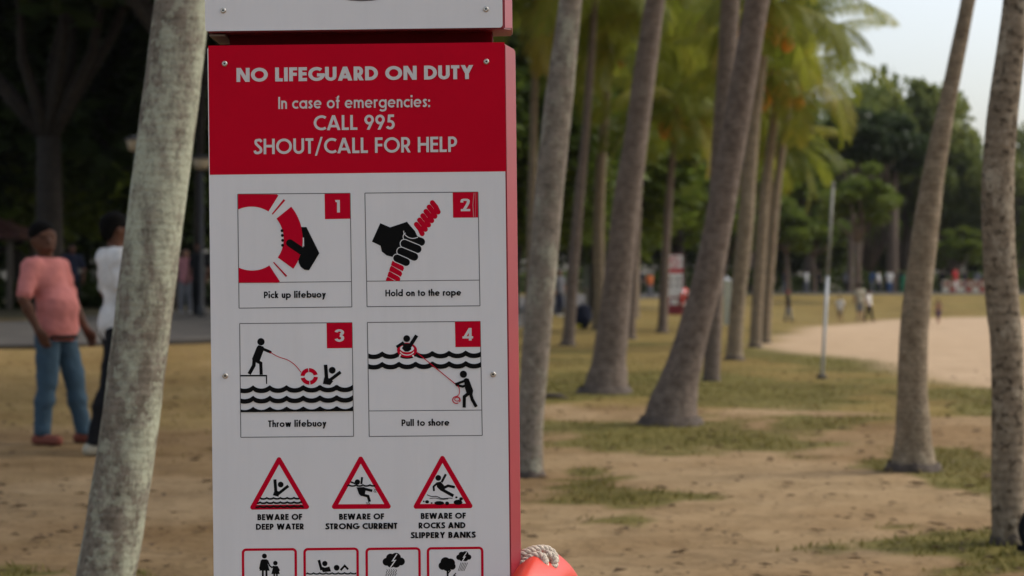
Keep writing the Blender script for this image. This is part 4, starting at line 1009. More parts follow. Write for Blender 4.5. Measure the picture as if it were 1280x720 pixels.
# left: the big shade trees over the people
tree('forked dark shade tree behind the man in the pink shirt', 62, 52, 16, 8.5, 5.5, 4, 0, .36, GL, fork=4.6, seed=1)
tree('large dark tree added past the left edge, its canopy shading the ground there', -420, 27, 12, 8.5, 3.6, 4, 0, .4, GL, seed=2, cz=8.6)  # added for its overhead canopy, which shades and darkens the left side
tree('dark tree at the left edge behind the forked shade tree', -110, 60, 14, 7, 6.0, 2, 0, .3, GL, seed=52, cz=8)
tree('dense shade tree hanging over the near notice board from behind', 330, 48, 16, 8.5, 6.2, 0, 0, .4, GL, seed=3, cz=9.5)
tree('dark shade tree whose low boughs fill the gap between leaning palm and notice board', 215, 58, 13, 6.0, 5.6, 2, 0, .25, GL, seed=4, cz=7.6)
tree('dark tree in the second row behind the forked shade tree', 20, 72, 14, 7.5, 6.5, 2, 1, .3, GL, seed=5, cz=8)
tree('dark tree in the second row behind the notice board', 420, 74, 15, 8, 6.5, 1, 0, .3, GL, seed=6, cz=8.5)
tree('leafy tree filling the gap right of the notice board', 640, 72, 12, 5.5, 5.2, 2, 1, .25, GL, seed=7, cz=6.6)
tree('leafy dark tree behind the thin palms', 745, 80, 13, 5.5, 5.6, 2, 1, .25, GL, seed=8, cz=7.0)
tree('dark tree behind the grove centre', 850, 92, 15, 6.5, 6.2, 2, 1, .3, GL, seed=9, cz=8.4)
tree('shrubby tree low at the left edge behind the people', -25, 62, 7, 4.5, 3.2, 3, 1, .14, GL, seed=10, cz=3.8)
tree('small bright bush tree showing beside the man in the white shirt', 160, 66, 6.5, 3.6, 2.6, 3, 2, .12, GL, seed=11, cz=4.2)
# far rows
FR = 'tall trees along the far promenade'
tree('far dark tree behind the slender palms', 940, 150, 17, 9, 7.5, 0, 1, .4, FR, seed=12, cz=9.8, bark=M_bark2)
tree('far round tree left of the pale pole', 1010, 156, 17, 8, 7.2, 1, 1, .4, FR, seed=13, cz=9.8, bark=M_bark2)
tree('light green small tree right of the pale pole', 1072, 118, 9.2, 3.4, 2.6, 3, 2, .2, FR, seed=14, cz=6.5, bark=M_bark2, fork=3.6)
tree('tall rounded dark tree reaching highest on the far side', 1128, 160, 20.5, 7.4, 13.0, 4, 3, .45, FR, seed=15, cz=11.5, bark=M_bark2)
tree('tall tree leaning into the highest one, lighter top', 1085, 165, 19, 6.0, 11, 4, 3, .4, FR, seed=16, cz=10, bark=M_bark2)
tree('dark tree sloping down to the gap of sky', 1186, 158, 13, 4.4, 9.0, 4, 3, .35, FR, seed=17, cz=7.2, bark=M_bark2)
tree('yellowish low tree behind the promenade crowd', 1194, 146, 5.6, 2.6, 2.0, 3, 2, .15, FR, seed=18, cz=3.4, bark=M_bark2)
tree('dark tree right of the sky gap behind the bent trunk', 1268, 155, 13, 4.4, 6.0, 2, 3, .35, FR, seed=19, cz=7.0, bark=M_bark2)
tree('tree off the right edge beyond the bent trunk', 1345, 158, 15, 5.5, 6.5, 1, 1, .35, FR, seed=20, cz=8.2, bark=M_bark2)
tree('second row tree closing the gap under the slender palms', 880, 170, 16, 9, 7.5, 2, 1, .4, FR, seed=21, cz=8)
tree('second row tree behind the far notice board', 790, 165, 16, 9, 7.5, 2, 1, .4, FR, seed=22, cz=8)
tree('second row tree behind the slim mossy trunk', 680, 165, 16, 9, 7.5, 2, 1, .4, FR, seed=23, cz=8)
tree('low dark tree behind the crowd left of the pale pole', 985, 178, 9, 7.5, 4.6, 2, 1, .3, FR, seed=24, cz=4.6)
tree('low dark tree behind the crowd under the tallest tree', 1110, 182, 10, 8, 5.0, 2, 1, .3, FR, seed=25, cz=5.0)
tree('low dark tree behind the crowd at the right edge', 1235, 180, 9, 8, 4.6, 2, 1, .3, FR, seed=26, cz=4.6)
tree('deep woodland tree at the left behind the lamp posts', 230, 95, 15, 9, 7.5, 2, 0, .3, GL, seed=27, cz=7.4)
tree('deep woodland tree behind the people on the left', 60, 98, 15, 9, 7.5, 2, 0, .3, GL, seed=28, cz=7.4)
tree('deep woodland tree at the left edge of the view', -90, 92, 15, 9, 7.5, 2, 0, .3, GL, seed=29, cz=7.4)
for i, (px, Y, r, lab) in enumerate(((1115, 150, .42, 'far brown trunk right of the light green small tree'), (1062, 140, .2, 'far thin trunk beside the pale pole'), (246, 50, .10, 'thin dark trunk seen between leaning palm and notice board'))):
    tree(lab, px, Y, 15, 5 if i < 2 else 4.5, 4, 1, 0, r, FR if i < 2 else GL, seed=40 + i, cz=10.5 if i < 2 else 9.5, fork=7, bark=M_bark2 if i < 2 else M_bark)

def hedge(label, p0, p1, h, m, seed):
    a = gpt(*p0); c = gpt(*p1); g = np.random.default_rng(seed); L = (c - a).length; n = int(L * 130); root_z = min(a.z, c.z)
    t = g.random(n); top = h * (.82 + .18 * np.sin(t * 37 + seed) * np.sin(t * 11)); P = np.stack([a.x + (c.x - a.x) * t, a.y + (c.y - a.y) * t + g.uniform(-.6, .6, n), root_z + top * g.random(n) ** .7], 1)
    d = g.normal(0, 1, (n, 3)); d /= np.linalg.norm(d, axis=1)[:, None]; b = np.cross(d, g.normal(0, 1, (n, 3))); b /= np.linalg.norm(b, axis=1)[:, None]; S = g.uniform(.12, .3, n)[:, None]
    V = np.stack([P - d * S, P + b * S * .6, P + d * S, P - b * S * .6], 1).reshape(-1, 3)
    o = fast_mesh('hedge', V, np.arange(n * 4).reshape(n, 4), LEAFM[m]); o.data.attributes.new('tint', 'FLOAT', 'POINT').data.foreach_set('value', np.repeat(g.random(n), 4)); tag(o, label, 'hedge')
hedge('low clipped hedge behind the promenade crowd', (650, 149), (1420, 151), 1.9, 1, 4)
hedge('low dark hedge behind the people on the left', (-60, 59), (420, 62), 1.1, 0, 5)
# ------------------------------------------------------------------ people: one continuous body from a distance field, clothes as shells over it
def seg(a, b, r1, r2): return ('c', np.array(a, float), np.array(b, float), r1, r2)
def elp(c, r): return ('e', np.array(c, float), np.array(r, float), 0, 0)
def sdf_mesh(prims, h, k=.03, cuts=(), grow=0.0):
    lo = np.array([1e9] * 3); hi = -lo
    for p in prims:
        if p[0] == 'c': m = max(p[3], p[4]) + grow; lo = np.minimum(lo, np.minimum(p[1], p[2]) - m); hi = np.maximum(hi, np.maximum(p[1], p[2]) + m)
        else: lo = np.minimum(lo, p[1] - p[2] - grow); hi = np.maximum(hi, p[1] + p[2] + grow)
    lo -= 2.5 * h; hi += 2.5 * h; n = np.ceil((hi - lo) / h).astype(int) + 1
    ax = [lo[i] + h * np.arange(n[i]) for i in range(3)]; D = np.full(n, 1.0, np.float32)
    for p in prims:
        if p[0] == 'c': m = max(p[3], p[4]) + grow + k + 3 * h; a = np.minimum(p[1], p[2]) - m; b = np.maximum(p[1], p[2]) + m
        else: m = k + grow + 3 * h; a = p[1] - p[2] - m; b = p[1] + p[2] + m
        i0 = np.clip(np.floor((a - lo) / h).astype(int), 0, n); i1 = np.clip(np.ceil((b - lo) / h).astype(int) + 1, 0, n)
        sl = tuple(slice(i0[i], i1[i]) for i in range(3))
        X = ax[0][sl[0]][:, None, None]; Y = ax[1][sl[1]][None, :, None]; Z = ax[2][sl[2]][None, None, :]
        if p[0] == 'c':
            A, B = p[1], p[2]; v = B - A; vv = max(1e-9, v @ v)
            t = np.clip(((X - A[0]) * v[0] + (Y - A[1]) * v[1] + (Z - A[2]) * v[2]) / vv, 0, 1)
            d = np.sqrt((X - A[0] - t * v[0]) ** 2 + (Y - A[1] - t * v[1]) ** 2 + (Z - A[2] - t * v[2]) ** 2) - (p[3] + (p[4] - p[3]) * t) - grow
        else:
            r = p[2] + grow; q0 = np.sqrt(((X - p[1][0]) / r[0]) ** 2 + ((Y - p[1][1]) / r[1]) ** 2 + ((Z - p[1][2]) / r[2]) ** 2); q1 = np.sqrt(((X - p[1][0]) / r[0] ** 2) ** 2 + ((Y - p[1][1]) / r[1] ** 2) ** 2 + ((Z - p[1][2]) / r[2] ** 2) ** 2)
            d = np.where(q0 < 1e-4, -r.min(), q0 * (q0 - 1) / np.maximum(q1, 1e-6))
        c = D[sl]; kk = min(k, 1.2 * (max(p[3], p[4]) if p[0] == 'c' else p[2].min()))
        hh = np.clip(.5 + .5 * (c - d) / kk, 0, 1); D[sl] = c + (d - c) * hh - kk * hh * (1 - hh)
    for nrm, off in cuts:      # keep where nrm.p <= off
        nrm = np.array(nrm, float); D = np.maximum(D, nrm[0] * ax[0][:, None, None] + nrm[1] * ax[1][None, :, None] + nrm[2] * ax[2][None, None, :] - off)
    # surface nets
    cs = [(i, j, q) for i in (0, 1) for j in (0, 1) for q in (0, 1)]; sh = [s - 1 for s in D.shape]
    K = np.stack([D[i:i + sh[0], j:j + sh[1], q:q + sh[2]] for i, j, q in cs]); S = K < 0; cnt = S.sum(0); act = (cnt > 0) & (cnt < 8)
    idx = np.full(act.shape, -1, np.int64); idx[act] = np.arange(act.sum()); kv = K[:, act]; sv = kv < 0
    pos = np.zeros((act.sum(), 3)); num = np.zeros(act.sum())
    for a in range(8):
        for b in range(a + 1, 8):
            if sum(abs(cs[a][q] - cs[b][q]) for q in range(3)) != 1: continue
            m = sv[a] != sv[b]; t = np.where(m, kv[a] / np.where(m, kv[a] - kv[b], 1), 0)
            pos += np.where(m[:, None], np.array(cs[a]) + t[:, None] * (np.array(cs[b]) - np.array(cs[a])), 0); num += m
    V = (np.argwhere(act) + pos / num[:, None]) * h + lo; F = []
    neg = D < 0
    for axn in range(3):
        o1, o2 = [(1, 2), (2, 0), (0, 1)][axn]; s0 = [slice(1, -1)] * 3; s0[axn] = slice(0, -1); s1 = list(s0); s1[axn] = slice(1, None)
        A, B = neg[tuple(s0)], neg[tuple(s1)]; e = np.argwhere(A != B)
        if not len(e): continue
        flip = A[tuple(e.T)]; off = np.ones(3, int); off[axn] = 0; c = e + off; quad = []
        for du, dv in ((-1, -1), (0, -1), (0, 0), (-1, 0)):
            cc = c.copy(); cc[:, o1] += du; cc[:, o2] += dv; quad.append(idx[tuple(cc.T)])
        q = np.stack(quad, 1); q[~flip] = q[~flip][:, ::-1]; F.append(q)
    F = np.concatenate(F); F = F[(F >= 0).all(1)]
    return V, F

SKINS = {'brown': mat('brown_skin', (.095, .040, .022), .6, spec=.2, var=.12, scale=14), 'tan': mat('tan_skin', (.28, .14, .085), .55, var=.1, scale=14), 'pale': mat('pale_skin', (.38, .22, .15), .55, var=.1, scale=14)}
CLOTH = {}
def cloth(c):
    if c not in CLOTH:
        cols = {'pink': (.52, .185, .165), 'denim': (.048, .085, .118), 'white': (.66, .64, .60), 'black': (.009, .009, .010), 'navy': (.018, .022, .04), 'red': (.42, .03, .03), 'greige': (.36, .33, .25), 'grey': (.16, .16, .17), 'blue': (.05, .10, .22), 'purple': (.09, .04, .10), 'green': (.02, .13, .06), 'orange': (.5, .13, .04), 'rust': (.20, .065, .045), 'rose': (.42, .18, .19), 'tan': (.28, .21, .14)}
        CLOTH[c] = mat(c + '_cloth', cols[c], .85, spec=.15, var=.14, scale=8, bump=.25, bscale=14)
    return CLOTH[c]
M_hair = mat('black_hair', (.005, .0045, .004), .8, spec=.05, var=.3, scale=60); M_eye = mat('eye_dark', (.012, .010, .008), .2); M_sole = mat('dark_sole', (.03, .025, .022), .8)

def person(label, loc, rz, H=1.74, skin='brown', top='white', bottom='black', shoe='white', short=False, sleeve='short', h=.022, group=None, feet=((-.11, 0), (.11, 0)), hips=(0, 0), arms=None, belly=0.0, headyaw=0.0, fing=False, hat=None, hairlen=0, tuck=.80, lean=(0, 0), slim=1.0, knees=None, hs=1.0):
    """Local frame: faces -Y, x to the viewer's right when it faces the viewer; metres for a 1.74 m figure, scaled by H."""
    root = empty('person', loc, rz); tag(root, label, 'person', group); s = H / 1.74; root.scale = (s, s, s)
    hx, hy = hips; lx, ly = lean
    up = lambda x, y, z: (x + hx + lx * max(0, (z - .9)) / .8, y + hy + ly * max(0, z - .9) / .8, z)
    legs = []; foot = []; shoes = []
    for i, sg in enumerate((-1, 1)):
        hp = np.array((sg * .09 + hx, hy, .90)); an = np.array((feet[i][0], feet[i][1] + .01, .085)); kn = (hp + an) / 2 + np.array(knees[i] if knees else (0, -.025, .01)); kn = np.array(kn)
        ft = an + np.array((sg * .03, -.155, -.045)); hl = an + np.array((0, .045, -.045))
        legs += [seg(hp, kn, .088 * slim, .058 * slim), seg(kn, kn + (an - kn) * .35 + np.array((0, .012, 0)), .055 * slim, .056 * slim), seg(kn + (an - kn) * .35 + np.array((0, .012, 0)), an, .056 * slim, .038)]
        foot += [seg(an, hl, .038, .036), seg(hl, ft, .036, .036)]
        shoes += [seg(hl + np.array((0, .0, .003)), ft + np.array((0, -.02, 0.0)), .047, .043), seg(an + np.array((0, .005, -.02)), hl, .048, .046)]
    torso = [elp(up(0, .0, .95), (.165 * slim, .112, .13)), elp(up(0, -.03 - belly * .55, 1.10), (.15 * slim + belly * .35, .105 + belly * .6, .17)), elp(up(0, -.005 - belly * .1, 1.30), (.165 * slim, .108, .18)), seg(up(-.155, .01, 1.425), up(.155, .01, 1.425), .058, .058), seg(up(0, .012, 1.40), up(0, -.006, 1.55), .068, .056)]
    cy, sy = math.cos(headyaw), math.sin(headyaw)
    def hd(x, y, z): x *= hs; y *= hs; z = 1.53 + (z - 1.53) * hs; return up(x * cy - y * sy, x * sy + y * cy, z)
    head = [elp(hd(0, -.01, 1.635), (.076 * hs, .094 * hs, .108 * hs)), elp(hd(0, -.035, 1.585), (.058 * hs, .066 * hs, .068 * hs)), seg(hd(0, -.105, 1.63), hd(0, -.118, 1.602), .010, .015), elp(hd(-.078, .005, 1.62), (.012, .02, .032)), elp(hd(.078, .005, 1.62), (.012, .02, .032)), seg(hd(-.022, -.095, 1.565), hd(.022, -.095, 1.565), .010, .010), seg(hd(-.045, -.088, 1.658), hd(.045, -.088, 1.658), .012, .012)]
    arm = []; hand = []; sl = []
    arms = arms or (((-.27, .03, 1.15), (-.27, -.06, .90)), ((.27, .03, 1.15), (.27, -.06, .90)))
    for i, sg in enumerate((-1, 1)):
        sh = np.array(up(sg * .185, .01, 1.415)); el = np.array(up(*arms[i][0])); wr = np.array(up(*arms[i][1]))
        arm += [seg(sh, el, .054, .042), seg(el, el + (wr - el) * .3, .043, .042), seg(el + (wr - el) * .3, wr, .042, .028)]
        d = (wr - el) / np.linalg.norm(wr - el); f = np.array((0, -1.0, 0)); f = f - d * (f @ d); f /= max(1e-6, np.linalg.norm(f)); sd_ = np.cross(d, f); kn = wr + d * .085
        hand += [seg(wr, wr + d * .03 + f * .012, .028, .027), seg(wr + d * .03 + f * .018, kn + f * .022, .023, .019), seg(wr + d * .03 - f * .014, kn - f * .02, .022, .017)]
        inw = -sg * np.array((1.0, 0, 0)); inw = inw - d * (inw @ d); inw /= max(1e-6, np.linalg.norm(inw))
        if fing:
            for q, (o, ln) in enumerate(((.034, .070), (.012, .080), (-.010, .075), (-.032, .060))):
                a = kn + f * o * .95; b = a + d * ln * .5 + inw * .006; c = b + d * ln * .42 + inw * .020
                hand += [seg(a, b, .0098, .0090), seg(b, c, .0090, .0078)]
            t0 = wr + d * .03 + f * .028; t1 = t0 + d * .035 + f * .022; hand += [seg(t0, t1, .014, .0115), seg(t1, t1 + d * .032 + inw * .006, .0112, .009)]
        else: hand += [seg(kn, kn + d * .07 + inw * .012, .022, .014)]
        sl += [seg(sh, sh + (el - sh) * (.78 if sleeve == 'short' else 1.0), .062, .056)]
        if sleeve == 'long': sl += [seg(el, wr, .05, .038)]
    def add(name, prims, m, k=.03, cuts=(), grow=0.0, hh=None, par=root):
        V, F = sdf_mesh(prims, hh or h, k, cuts, grow)
        if fing and name in ('shirt', 'trousers'):       # drape the cloth: soft diagonal folds, tighter at the hem, knees and elbows
            N = np.zeros_like(V); fn_ = np.cross(V[F[:, 2]] - V[F[:, 0]], V[F[:, 3]] - V[F[:, 1]])
            for q in range(4): np.add.at(N, F[:, q], fn_)
            N /= np.maximum(1e-9, np.linalg.norm(N, axis=1))[:, None]
            a = 9e-3 if name == 'shirt' else 8e-3
            dsp = np.array([noise.noise(Vector((v[0] * 7 + v[2] * 5, v[1] * 7, v[2] * 11 - v[0] * 6))) + .6 * noise.noise(Vector((v[0] * 16, v[1] * 16 + v[2] * 9, v[2] * 21 + v[0] * 12))) for v in V])
            V = V + N * (a * dsp)[:, None]
        return fast_mesh(name, V, F, m, par, True)
    add('body', torso + legs + foot + head + arm + hand, SKINS[skin], .02 if fing else .03, hh=.0085 if fing else h)
    if top: add('shirt', torso[:4] + [seg(up(0, 0, 1.42), up(0, -.0, 1.47), .085, .068)] + sl + [elp(up(0, -.01 - belly * .3, .93), (.175 * slim + belly * .2, .12 + belly * .25, .15))], cloth(top), .06, [((0, 0, -1), -tuck), ((0, 0, 1), 1.492)], .012)
    cut = [((0, 0, 1), tuck + .12 if top else .99), ((0, 0, -1), -(.44 if short else .075))]
    lg = [seg(p[1], p[2], p[3] + .006, p[4] + (.018 if not short else .03)) for p in legs]
    add('trousers' if not short else 'shorts', lg + [elp(up(0, .005, .92), (.165 * slim, .118, .12))], cloth(bottom), .02, cut, .010)
    if shoe:
        for q in (0, 2): add('shoe', shoes[q:q + 2], cloth(shoe), .012, [((0, 0, -1), -.004)], 0, hh=min(h, .014))
    if hat: add('cap', [elp(hd(0, -.005, 1.685), (.088, .104, .075)), elp(hd(0, -.12, 1.672), (.065, .07, .010))], cloth(hat), .02, [((0, 0, -1), -1.66)])
    else:
        hp = [elp(hd(0, .008, 1.668), (.087 * hs, .104 * hs, .092 * hs)), elp(hd(0, .06, 1.62), (.07 * hs, .055 * hs, .08 * hs))]
        if hairlen: hp.append(seg(hd(0, .07, 1.62), hd(0, .09, 1.62 - hairlen), .075, .05))
        fn = np.array((math.sin(headyaw) * 1.0, -math.cos(headyaw), -.55)); fn /= np.linalg.norm(fn); c = np.array(hd(0, -.088, 1.672))
        add('hair', hp, M_hair, .02, [(fn, float(fn @ c))], hh=min(h, .015))
    if top == 'pink':
        mb = MB(); mb.tube([up(.078 * math.cos(t), -.004 + .072 * math.sin(t), 1.475 - .028 * math.sin(-t)) for t in [R(-75 + 10 * i) for i in range(34)]], .017, 8, 0, True, .6); mb.build('collar', [cloth('rose')], root, True)
        mb = MB(); mb.tube([up(.168 * math.cos(t), .0 - .03 + .135 * math.sin(t), .862) for t in [2 * math.pi * i / 28 for i in range(29)]], .016, 6, 0, False); mb.build('belt', [cloth('black')], root, True)
    if fing or h < .016:
        mb = MB()
        for sg in (-1, 1): mb.ball(hd(sg * .031, -.092, 1.637), (.011, .007, .0065), 0, 10, 6)
        mb.build('eyes', [M_eye], root, True)
    return root

# near pair on the left
g = at(70, 555)
person('stout man in pink polo shirt and blue jeans standing turned to the right', g, R(66), 1.66, 'brown', 'pink', 'denim', 'rust', h=.012, fing=True, belly=.065, headyaw=R(-32), feet=((-.13, .03), (.16, -.16)), hips=(-.02, 0), lean=(-.04, .09), slim=1.0, hs=1.14, tuck=.83,
       arms=(((-.29, .04, 1.16), (-.27, -.05, .92)), ((.30, .02, 1.15), (.29, -.10, .91))))
g = at(148, 566)
person('man in white T-shirt and black trousers half hidden by the leaning palm', g, R(118), 1.75, 'brown', 'white', 'black', 'greige', h=.012, fing=True, headyaw=R(10), feet=((-.13, .20), (.10, -.10)), slim=1.1, tuck=.82, lean=(0, .03),
       arms=(((-.26, .02, 1.16), (-.22, -.16, .96)), ((.26, .0, 1.16), (.20, -.2, 1.0))))
Yp = 46
tree('pale green young tree behind the twin slender palms', 985, 128, 7.5, 3.4, 2.5, 3, 2, .14, FR, seed=61, cz=4.6, bark=M_bark2)
tree('tall green tree closing the gap left of the pale pole', 1020, 172, 15, 7, 7, 2, 1, .35, FR, seed=64, cz=7.5, bark=M_bark2)
tree('young green tree left of the pale pole', 1018, 134, 7, 3.0, 2.4, 3, 1, .14, FR, seed=62, cz=4.4, bark=M_bark2)
tree('young green tree right of the far notice board', 905, 132, 8, 4.0, 3.0, 3, 1, .14, FR, seed=63, cz=4.8, bark=M_bark2)
PB = 'people beyond the path on the left'
person('person in dark top with a pale print behind the man in pink', gpt(90, Yp), R(20), 1.70, 'brown', 'navy', 'black', 'white', h=.02, group=PB, arms=(((-.27, 0, 1.15), (-.12, -.2, 1.05)), ((.27, .0, 1.15), (.25, -.08, .9))))
person('person in faded pink top between leaning palm and notice board', gpt(232, Yp + 2), R(10), 1.62, 'tan', 'rose', 'grey', 'white', h=.02, group=PB)
person('person all in black standing close to the left edge of the notice board', gpt(249, Yp - 1), R(-30), 1.72, 'brown', 'black', 'black', 'black', h=.02, group=PB)
person('person in grey top seen past the right of the slim mossy trunk', gpt(699, 70), R(40), 1.65, 'tan', 'grey', 'navy', 'white', h=.025, group='strollers on the far path')
# on the sand
BS = 'people playing on the far sand'
def on_sand(label, px, foot, headrow, rz, **kw):
    q = at(px, foot); H = (foot - headrow) / FPX * q.y; person(label, q, rz, H, group=BS, h=.03, **kw)
on_sand('person with red cap and dark clothes walking left of the pale pole', 985, 402, 364, R(70), skin='brown', top='black', bottom='grey', shoe='black', hat='red', feet=((-.1, .15), (.1, -.18)))
on_sand('child in a white T-shirt on the sand right of the pale pole', 1050, 402, 371, R(170), skin='tan', top='white', bottom='tan', shoe=None, short=True, feet=((-.13, .05), (.13, -.05)), tuck=.72)
on_sand('adult in a loose pale shirt beside the person in black trousers', 1075, 401, 355, R(200), skin='pale', top='greige', bottom='grey', shoe=None, short=True, tuck=.76)
on_sand('person in white top and black trousers walking on the sand', 1086, 402, 363, R(60), skin='tan', top='white', bottom='black', shoe=None, feet=((-.08, .2), (.1, -.2)), tuck=.9)
on_sand('bare-chested child in dark shorts on the sand between the two right trunks', 1173, 404, 374, R(-40), skin='tan', top=None, bottom='purple', shoe=None, short=True, feet=((-.1, .12), (.12, -.15)))
# on the promenade
PC = 'crowd on the far promenade'
crowd = [(1112, 136, 'white', 'blue', 1.66, 'person in white top and blue trousers on the promenade left of the flared palm'), (1127, 139, 'navy', 'green', 1.68, 'person in dark blue top next to the green bin'), (1163, 135, 'rose', 'black', 1.7, 'person in rose top just right of the flared palm'), (1194, 136, 'red', 'white', 1.85, 'person in red top and white trousers on the promenade'), (1222, 140, 'grey', 'navy', 1.65, 'person in grey top near the bent trunk'),
         (965, 138, 'black', 'navy', 1.65, 'person in black far behind the slender palms'), (980, 140, 'navy', 'grey', 1.62, 'person in dark blue left of the red cap walker, far back'), (1008, 139, 'white', 'grey', 1.7, 'person in white shirt far back left of the pale pole'), (1024, 141, 'black', 'black', 1.66, 'person in black far back just left of the pale pole'), (1058, 140, 'grey', 'black', 1.64, 'person in grey far behind the white-shirted child'), (1090, 138, 'blue', 'grey', 1.68, 'person in blue behind the walkers on the sand'), (1098, 141, 'white', 'navy', 1.6, 'person in pale top far back right of the walkers'),
         (1148, 143, 'navy', 'black', 1.7, 'dark-clothed person hidden partly by the flared palm'), (1178, 142, 'black', 'navy', 1.66, 'dark-clothed person between rose and red tops'), (1206, 143, 'navy', 'grey', 1.6, 'person in dark blue top beside the red one'), (1232, 138, 'purple', 'black', 1.62, 'person in purple by the left side of the bent trunk'), (812, 120, 'orange', 'grey', 1.55, 'person in orange top far back left of the far notice board'), (800, 122, 'navy', 'black', 1.66, 'person in dark blue top far back beside the orange one')]
for i, (px, Y, t, b, H, lab) in enumerate(crowd):
    person(lab, gpt(px, Y), R(137 * i % 360), H, ('tan', 'brown', 'pale')[i % 3], t, b, 'black', h=.036, group=PC, feet=((-.1, .1 * (i % 3)), (.1, -.1 * (i % 3))), hairlen=.12 if i % 4 == 0 else 0)

# ------------------------------------------------------------------ far notice board with its lifebuoy
def far_sign():
    Y = 74.0; k = FPX / Y; b = gpt(843, Y); root = empty('safety_sign', b, 0); tag(root, 'far red and white notice board with an orange ring, standing between the palm trunks', 'safety sign')
    H = lambda py: HC - (py - HOR) / k - b.z
    mb = MB(); mb.box(-.30, .31, .01, .16, -.1, H(318), 0, .006); mb.build('column', [M_redpaint], root)
    for nm, t, bt, m, in (('upper_panel', 319, 335.5, M_white), ('red_header', 336, 341, M_red), ('lower_panel', 341.2, 371, M_white), ('plinth_panel', 371.6, 389, M_redpaint)):
        mb = MB(); mb.box(-.295, .295, -.012, .006, H(bt), H(t), 0, .003); mb.build(nm, [m], root)
    mb = MB(); mb.box(-.16, .16, -.02, -.0125, H(381), H(373.5), 0, .002); mb.build('notice_plate', [M_white], root)
    mb = MB(); n = 30; c = (H(319) + H(335.5)) / 2
    for i in range(n):
        a0, a1 = 2 * math.pi * i / n, 2 * math.pi * (i + 1) / n
        mb.add([(.19 * math.cos(a0), -.014, c + .19 * math.sin(a0)), (.15 * math.cos(a0), -.014, c + .15 * math.sin(a0)), (.15 * math.cos(a1), -.014, c + .15 * math.sin(a1)), (.19 * math.cos(a1), -.014, c + .19 * math.sin(a1))], [(0, 1, 2, 3)])
    mb.add([(-.12, -.0145, c + .09), (-.09, -.0145, c + .12), (.12, -.0145, c - .09), (.09, -.0145, c - .12)], [(0, 1, 2, 3)])
    mb.build('prohibition_ring', [M_print], root)
    # instruction frames, seen as faint grey squares
    for ix in (-.14, .14):
        for zc in (H(349), H(357)):
            mb = MB()
            for x0, x1, z0, z1 in ((ix - .11, ix + .11, zc + .1, zc + .106), (ix - .11, ix + .11, zc - .106, zc - .1), (ix - .11, ix - .104, zc - .1, zc + .1), (ix + .104, ix + .11, zc - .1, zc + .1), (ix - .06, ix + .05, zc - .04, zc + .05)):
                mb.add([(x0, -.0135, z0), (x1, -.0135, z0), (x1, -.0135, z1), (x0, -.0135, z1)], [(0, 1, 2, 3)])
            mb.build('instruction_frame', [M_grey], root)
    r2 = empty('lifebuoy', b + Vector((.40, .09, H(372.5))), R(-25)); tag(r2, 'orange lifebuoy hanging on the flank of the far notice board', 'lifebuoy')
    mb = MB(); N = 40
    pts = [(0, .30 * math.sin(2 * math.pi * i / N), .30 * math.cos(2 * math.pi * i / N)) for i in range(N + 1)]
    mb.tube(pts, .06, 12, 0, False); mb.build('ring', [M_orange], r2, True)
    for a in (45, 135, 225, 315):
        mb = MB(); c0 = R(a - 9); mb.tube([(0, .30 * math.sin(c0 + R(3 * i)), .30 * math.cos(c0 + R(3 * i))) for i in range(7)], .063, 12, 0, False); mb.build('band', [M_white], r2, True)
far_sign()

# ------------------------------------------------------------------ poles, lamps, bin, boxes, bags, barriers, shelter
M_pole = mat('galvanised_pole', (.50, .51, .51), .65, metal=.0, var=.12, scale=8); M_poletop = mat('weathered_pole_top', (.26, .25, .21), .8, var=.2, scale=8)
q = at(1027, 473); root = empty('pole', q); tag(root, 'thin pale metal pole leaning slightly on the lawn right of the twin palms', 'pole')
t = px_at(1034.5, 345, q.y) - q; t2 = px_at(1041, 232, q.y) - q
mb = MB(); mb.tube([(0, 0, -.1), (t.x, 0, t.z)], [.023, .021], 12); mb.build('shaft', [M_pole], root, True)
mb = MB(); mb.tube([(t.x, 0, t.z), (t2.x, 0, t2.z)], [.0225, .020], 12); mb.tube([(t2.x, 0, t2.z), (t2.x + .003, 0, t2.z + .05)], [.026, .022], 12); mb.build('sleeve', [M_poletop], root, True)
mb = MB(); mb.tube([(0, 0, -.02), (0, 0, .05)], [.075, .06], 14); mb.build('footing', [M_asph], root, True)

M_lamp = mat('dim_lamp_lantern', (.50, .40, .26), .5); M_lpole = mat('dark_lamp_pole', (.03, .03, .03), .6)
for px, Y, row, lab in ((171, 40, 190, 'park lamp post hidden by the leaning palm save its beige lantern'), (252, 44, 212, 'park lamp post just left of the notice board with a beige lantern')):
    b = gpt(px, Y); root = empty('lamp_post', b); tag(root, lab, 'lamp post', 'park lamp posts'); z = px_at(px, row, Y).z - b.z
    mb = MB(); mb.tube([(0, 0, -.1), (0, 0, .3), (0, 0, .32), (0, 0, z)], [.09, .085, .05, .045], 12); mb.build('post', [M_lpole], root, True)
    mb = MB(); mb.tube([(0, 0, z), (0, 0, z + .04), (0, 0, z + .22), (0, 0, z + .24)], [.09, .16, .2, .19], 14); mb.build('lantern', [M_lamp], root, True)
    mb = MB(); mb.tube([(0, 0, z + .24), (0, 0, z + .27), (0, 0, z + .33)], [.25, .23, .05], 14); mb.build('cap', [M_lpole], root, True)

b = gpt(909, 57); root = empty('marker_post', b); tag(root, 'pale square marker post right of the dark leaning palm', 'post')
mb = MB(); mb.box(-.10, .10, -.10, .10, -.1, 1.28, 0, .012); mb.build('shaft', [mat('pale_post_paint', (.42, .44, .36), .7, var=.1, scale=6)], root)
mb = MB(); mb.add([(-.115, -.115, 1.281), (.115, -.115, 1.281), (.115, .115, 1.281), (-.115, .115, 1.281), (0, 0, 1.38)], [(3, 2, 1, 0), (0, 1, 4), (1, 2, 4), (2, 3, 4), (3, 0, 4)]); mb.build('cap', [M_pole], root)

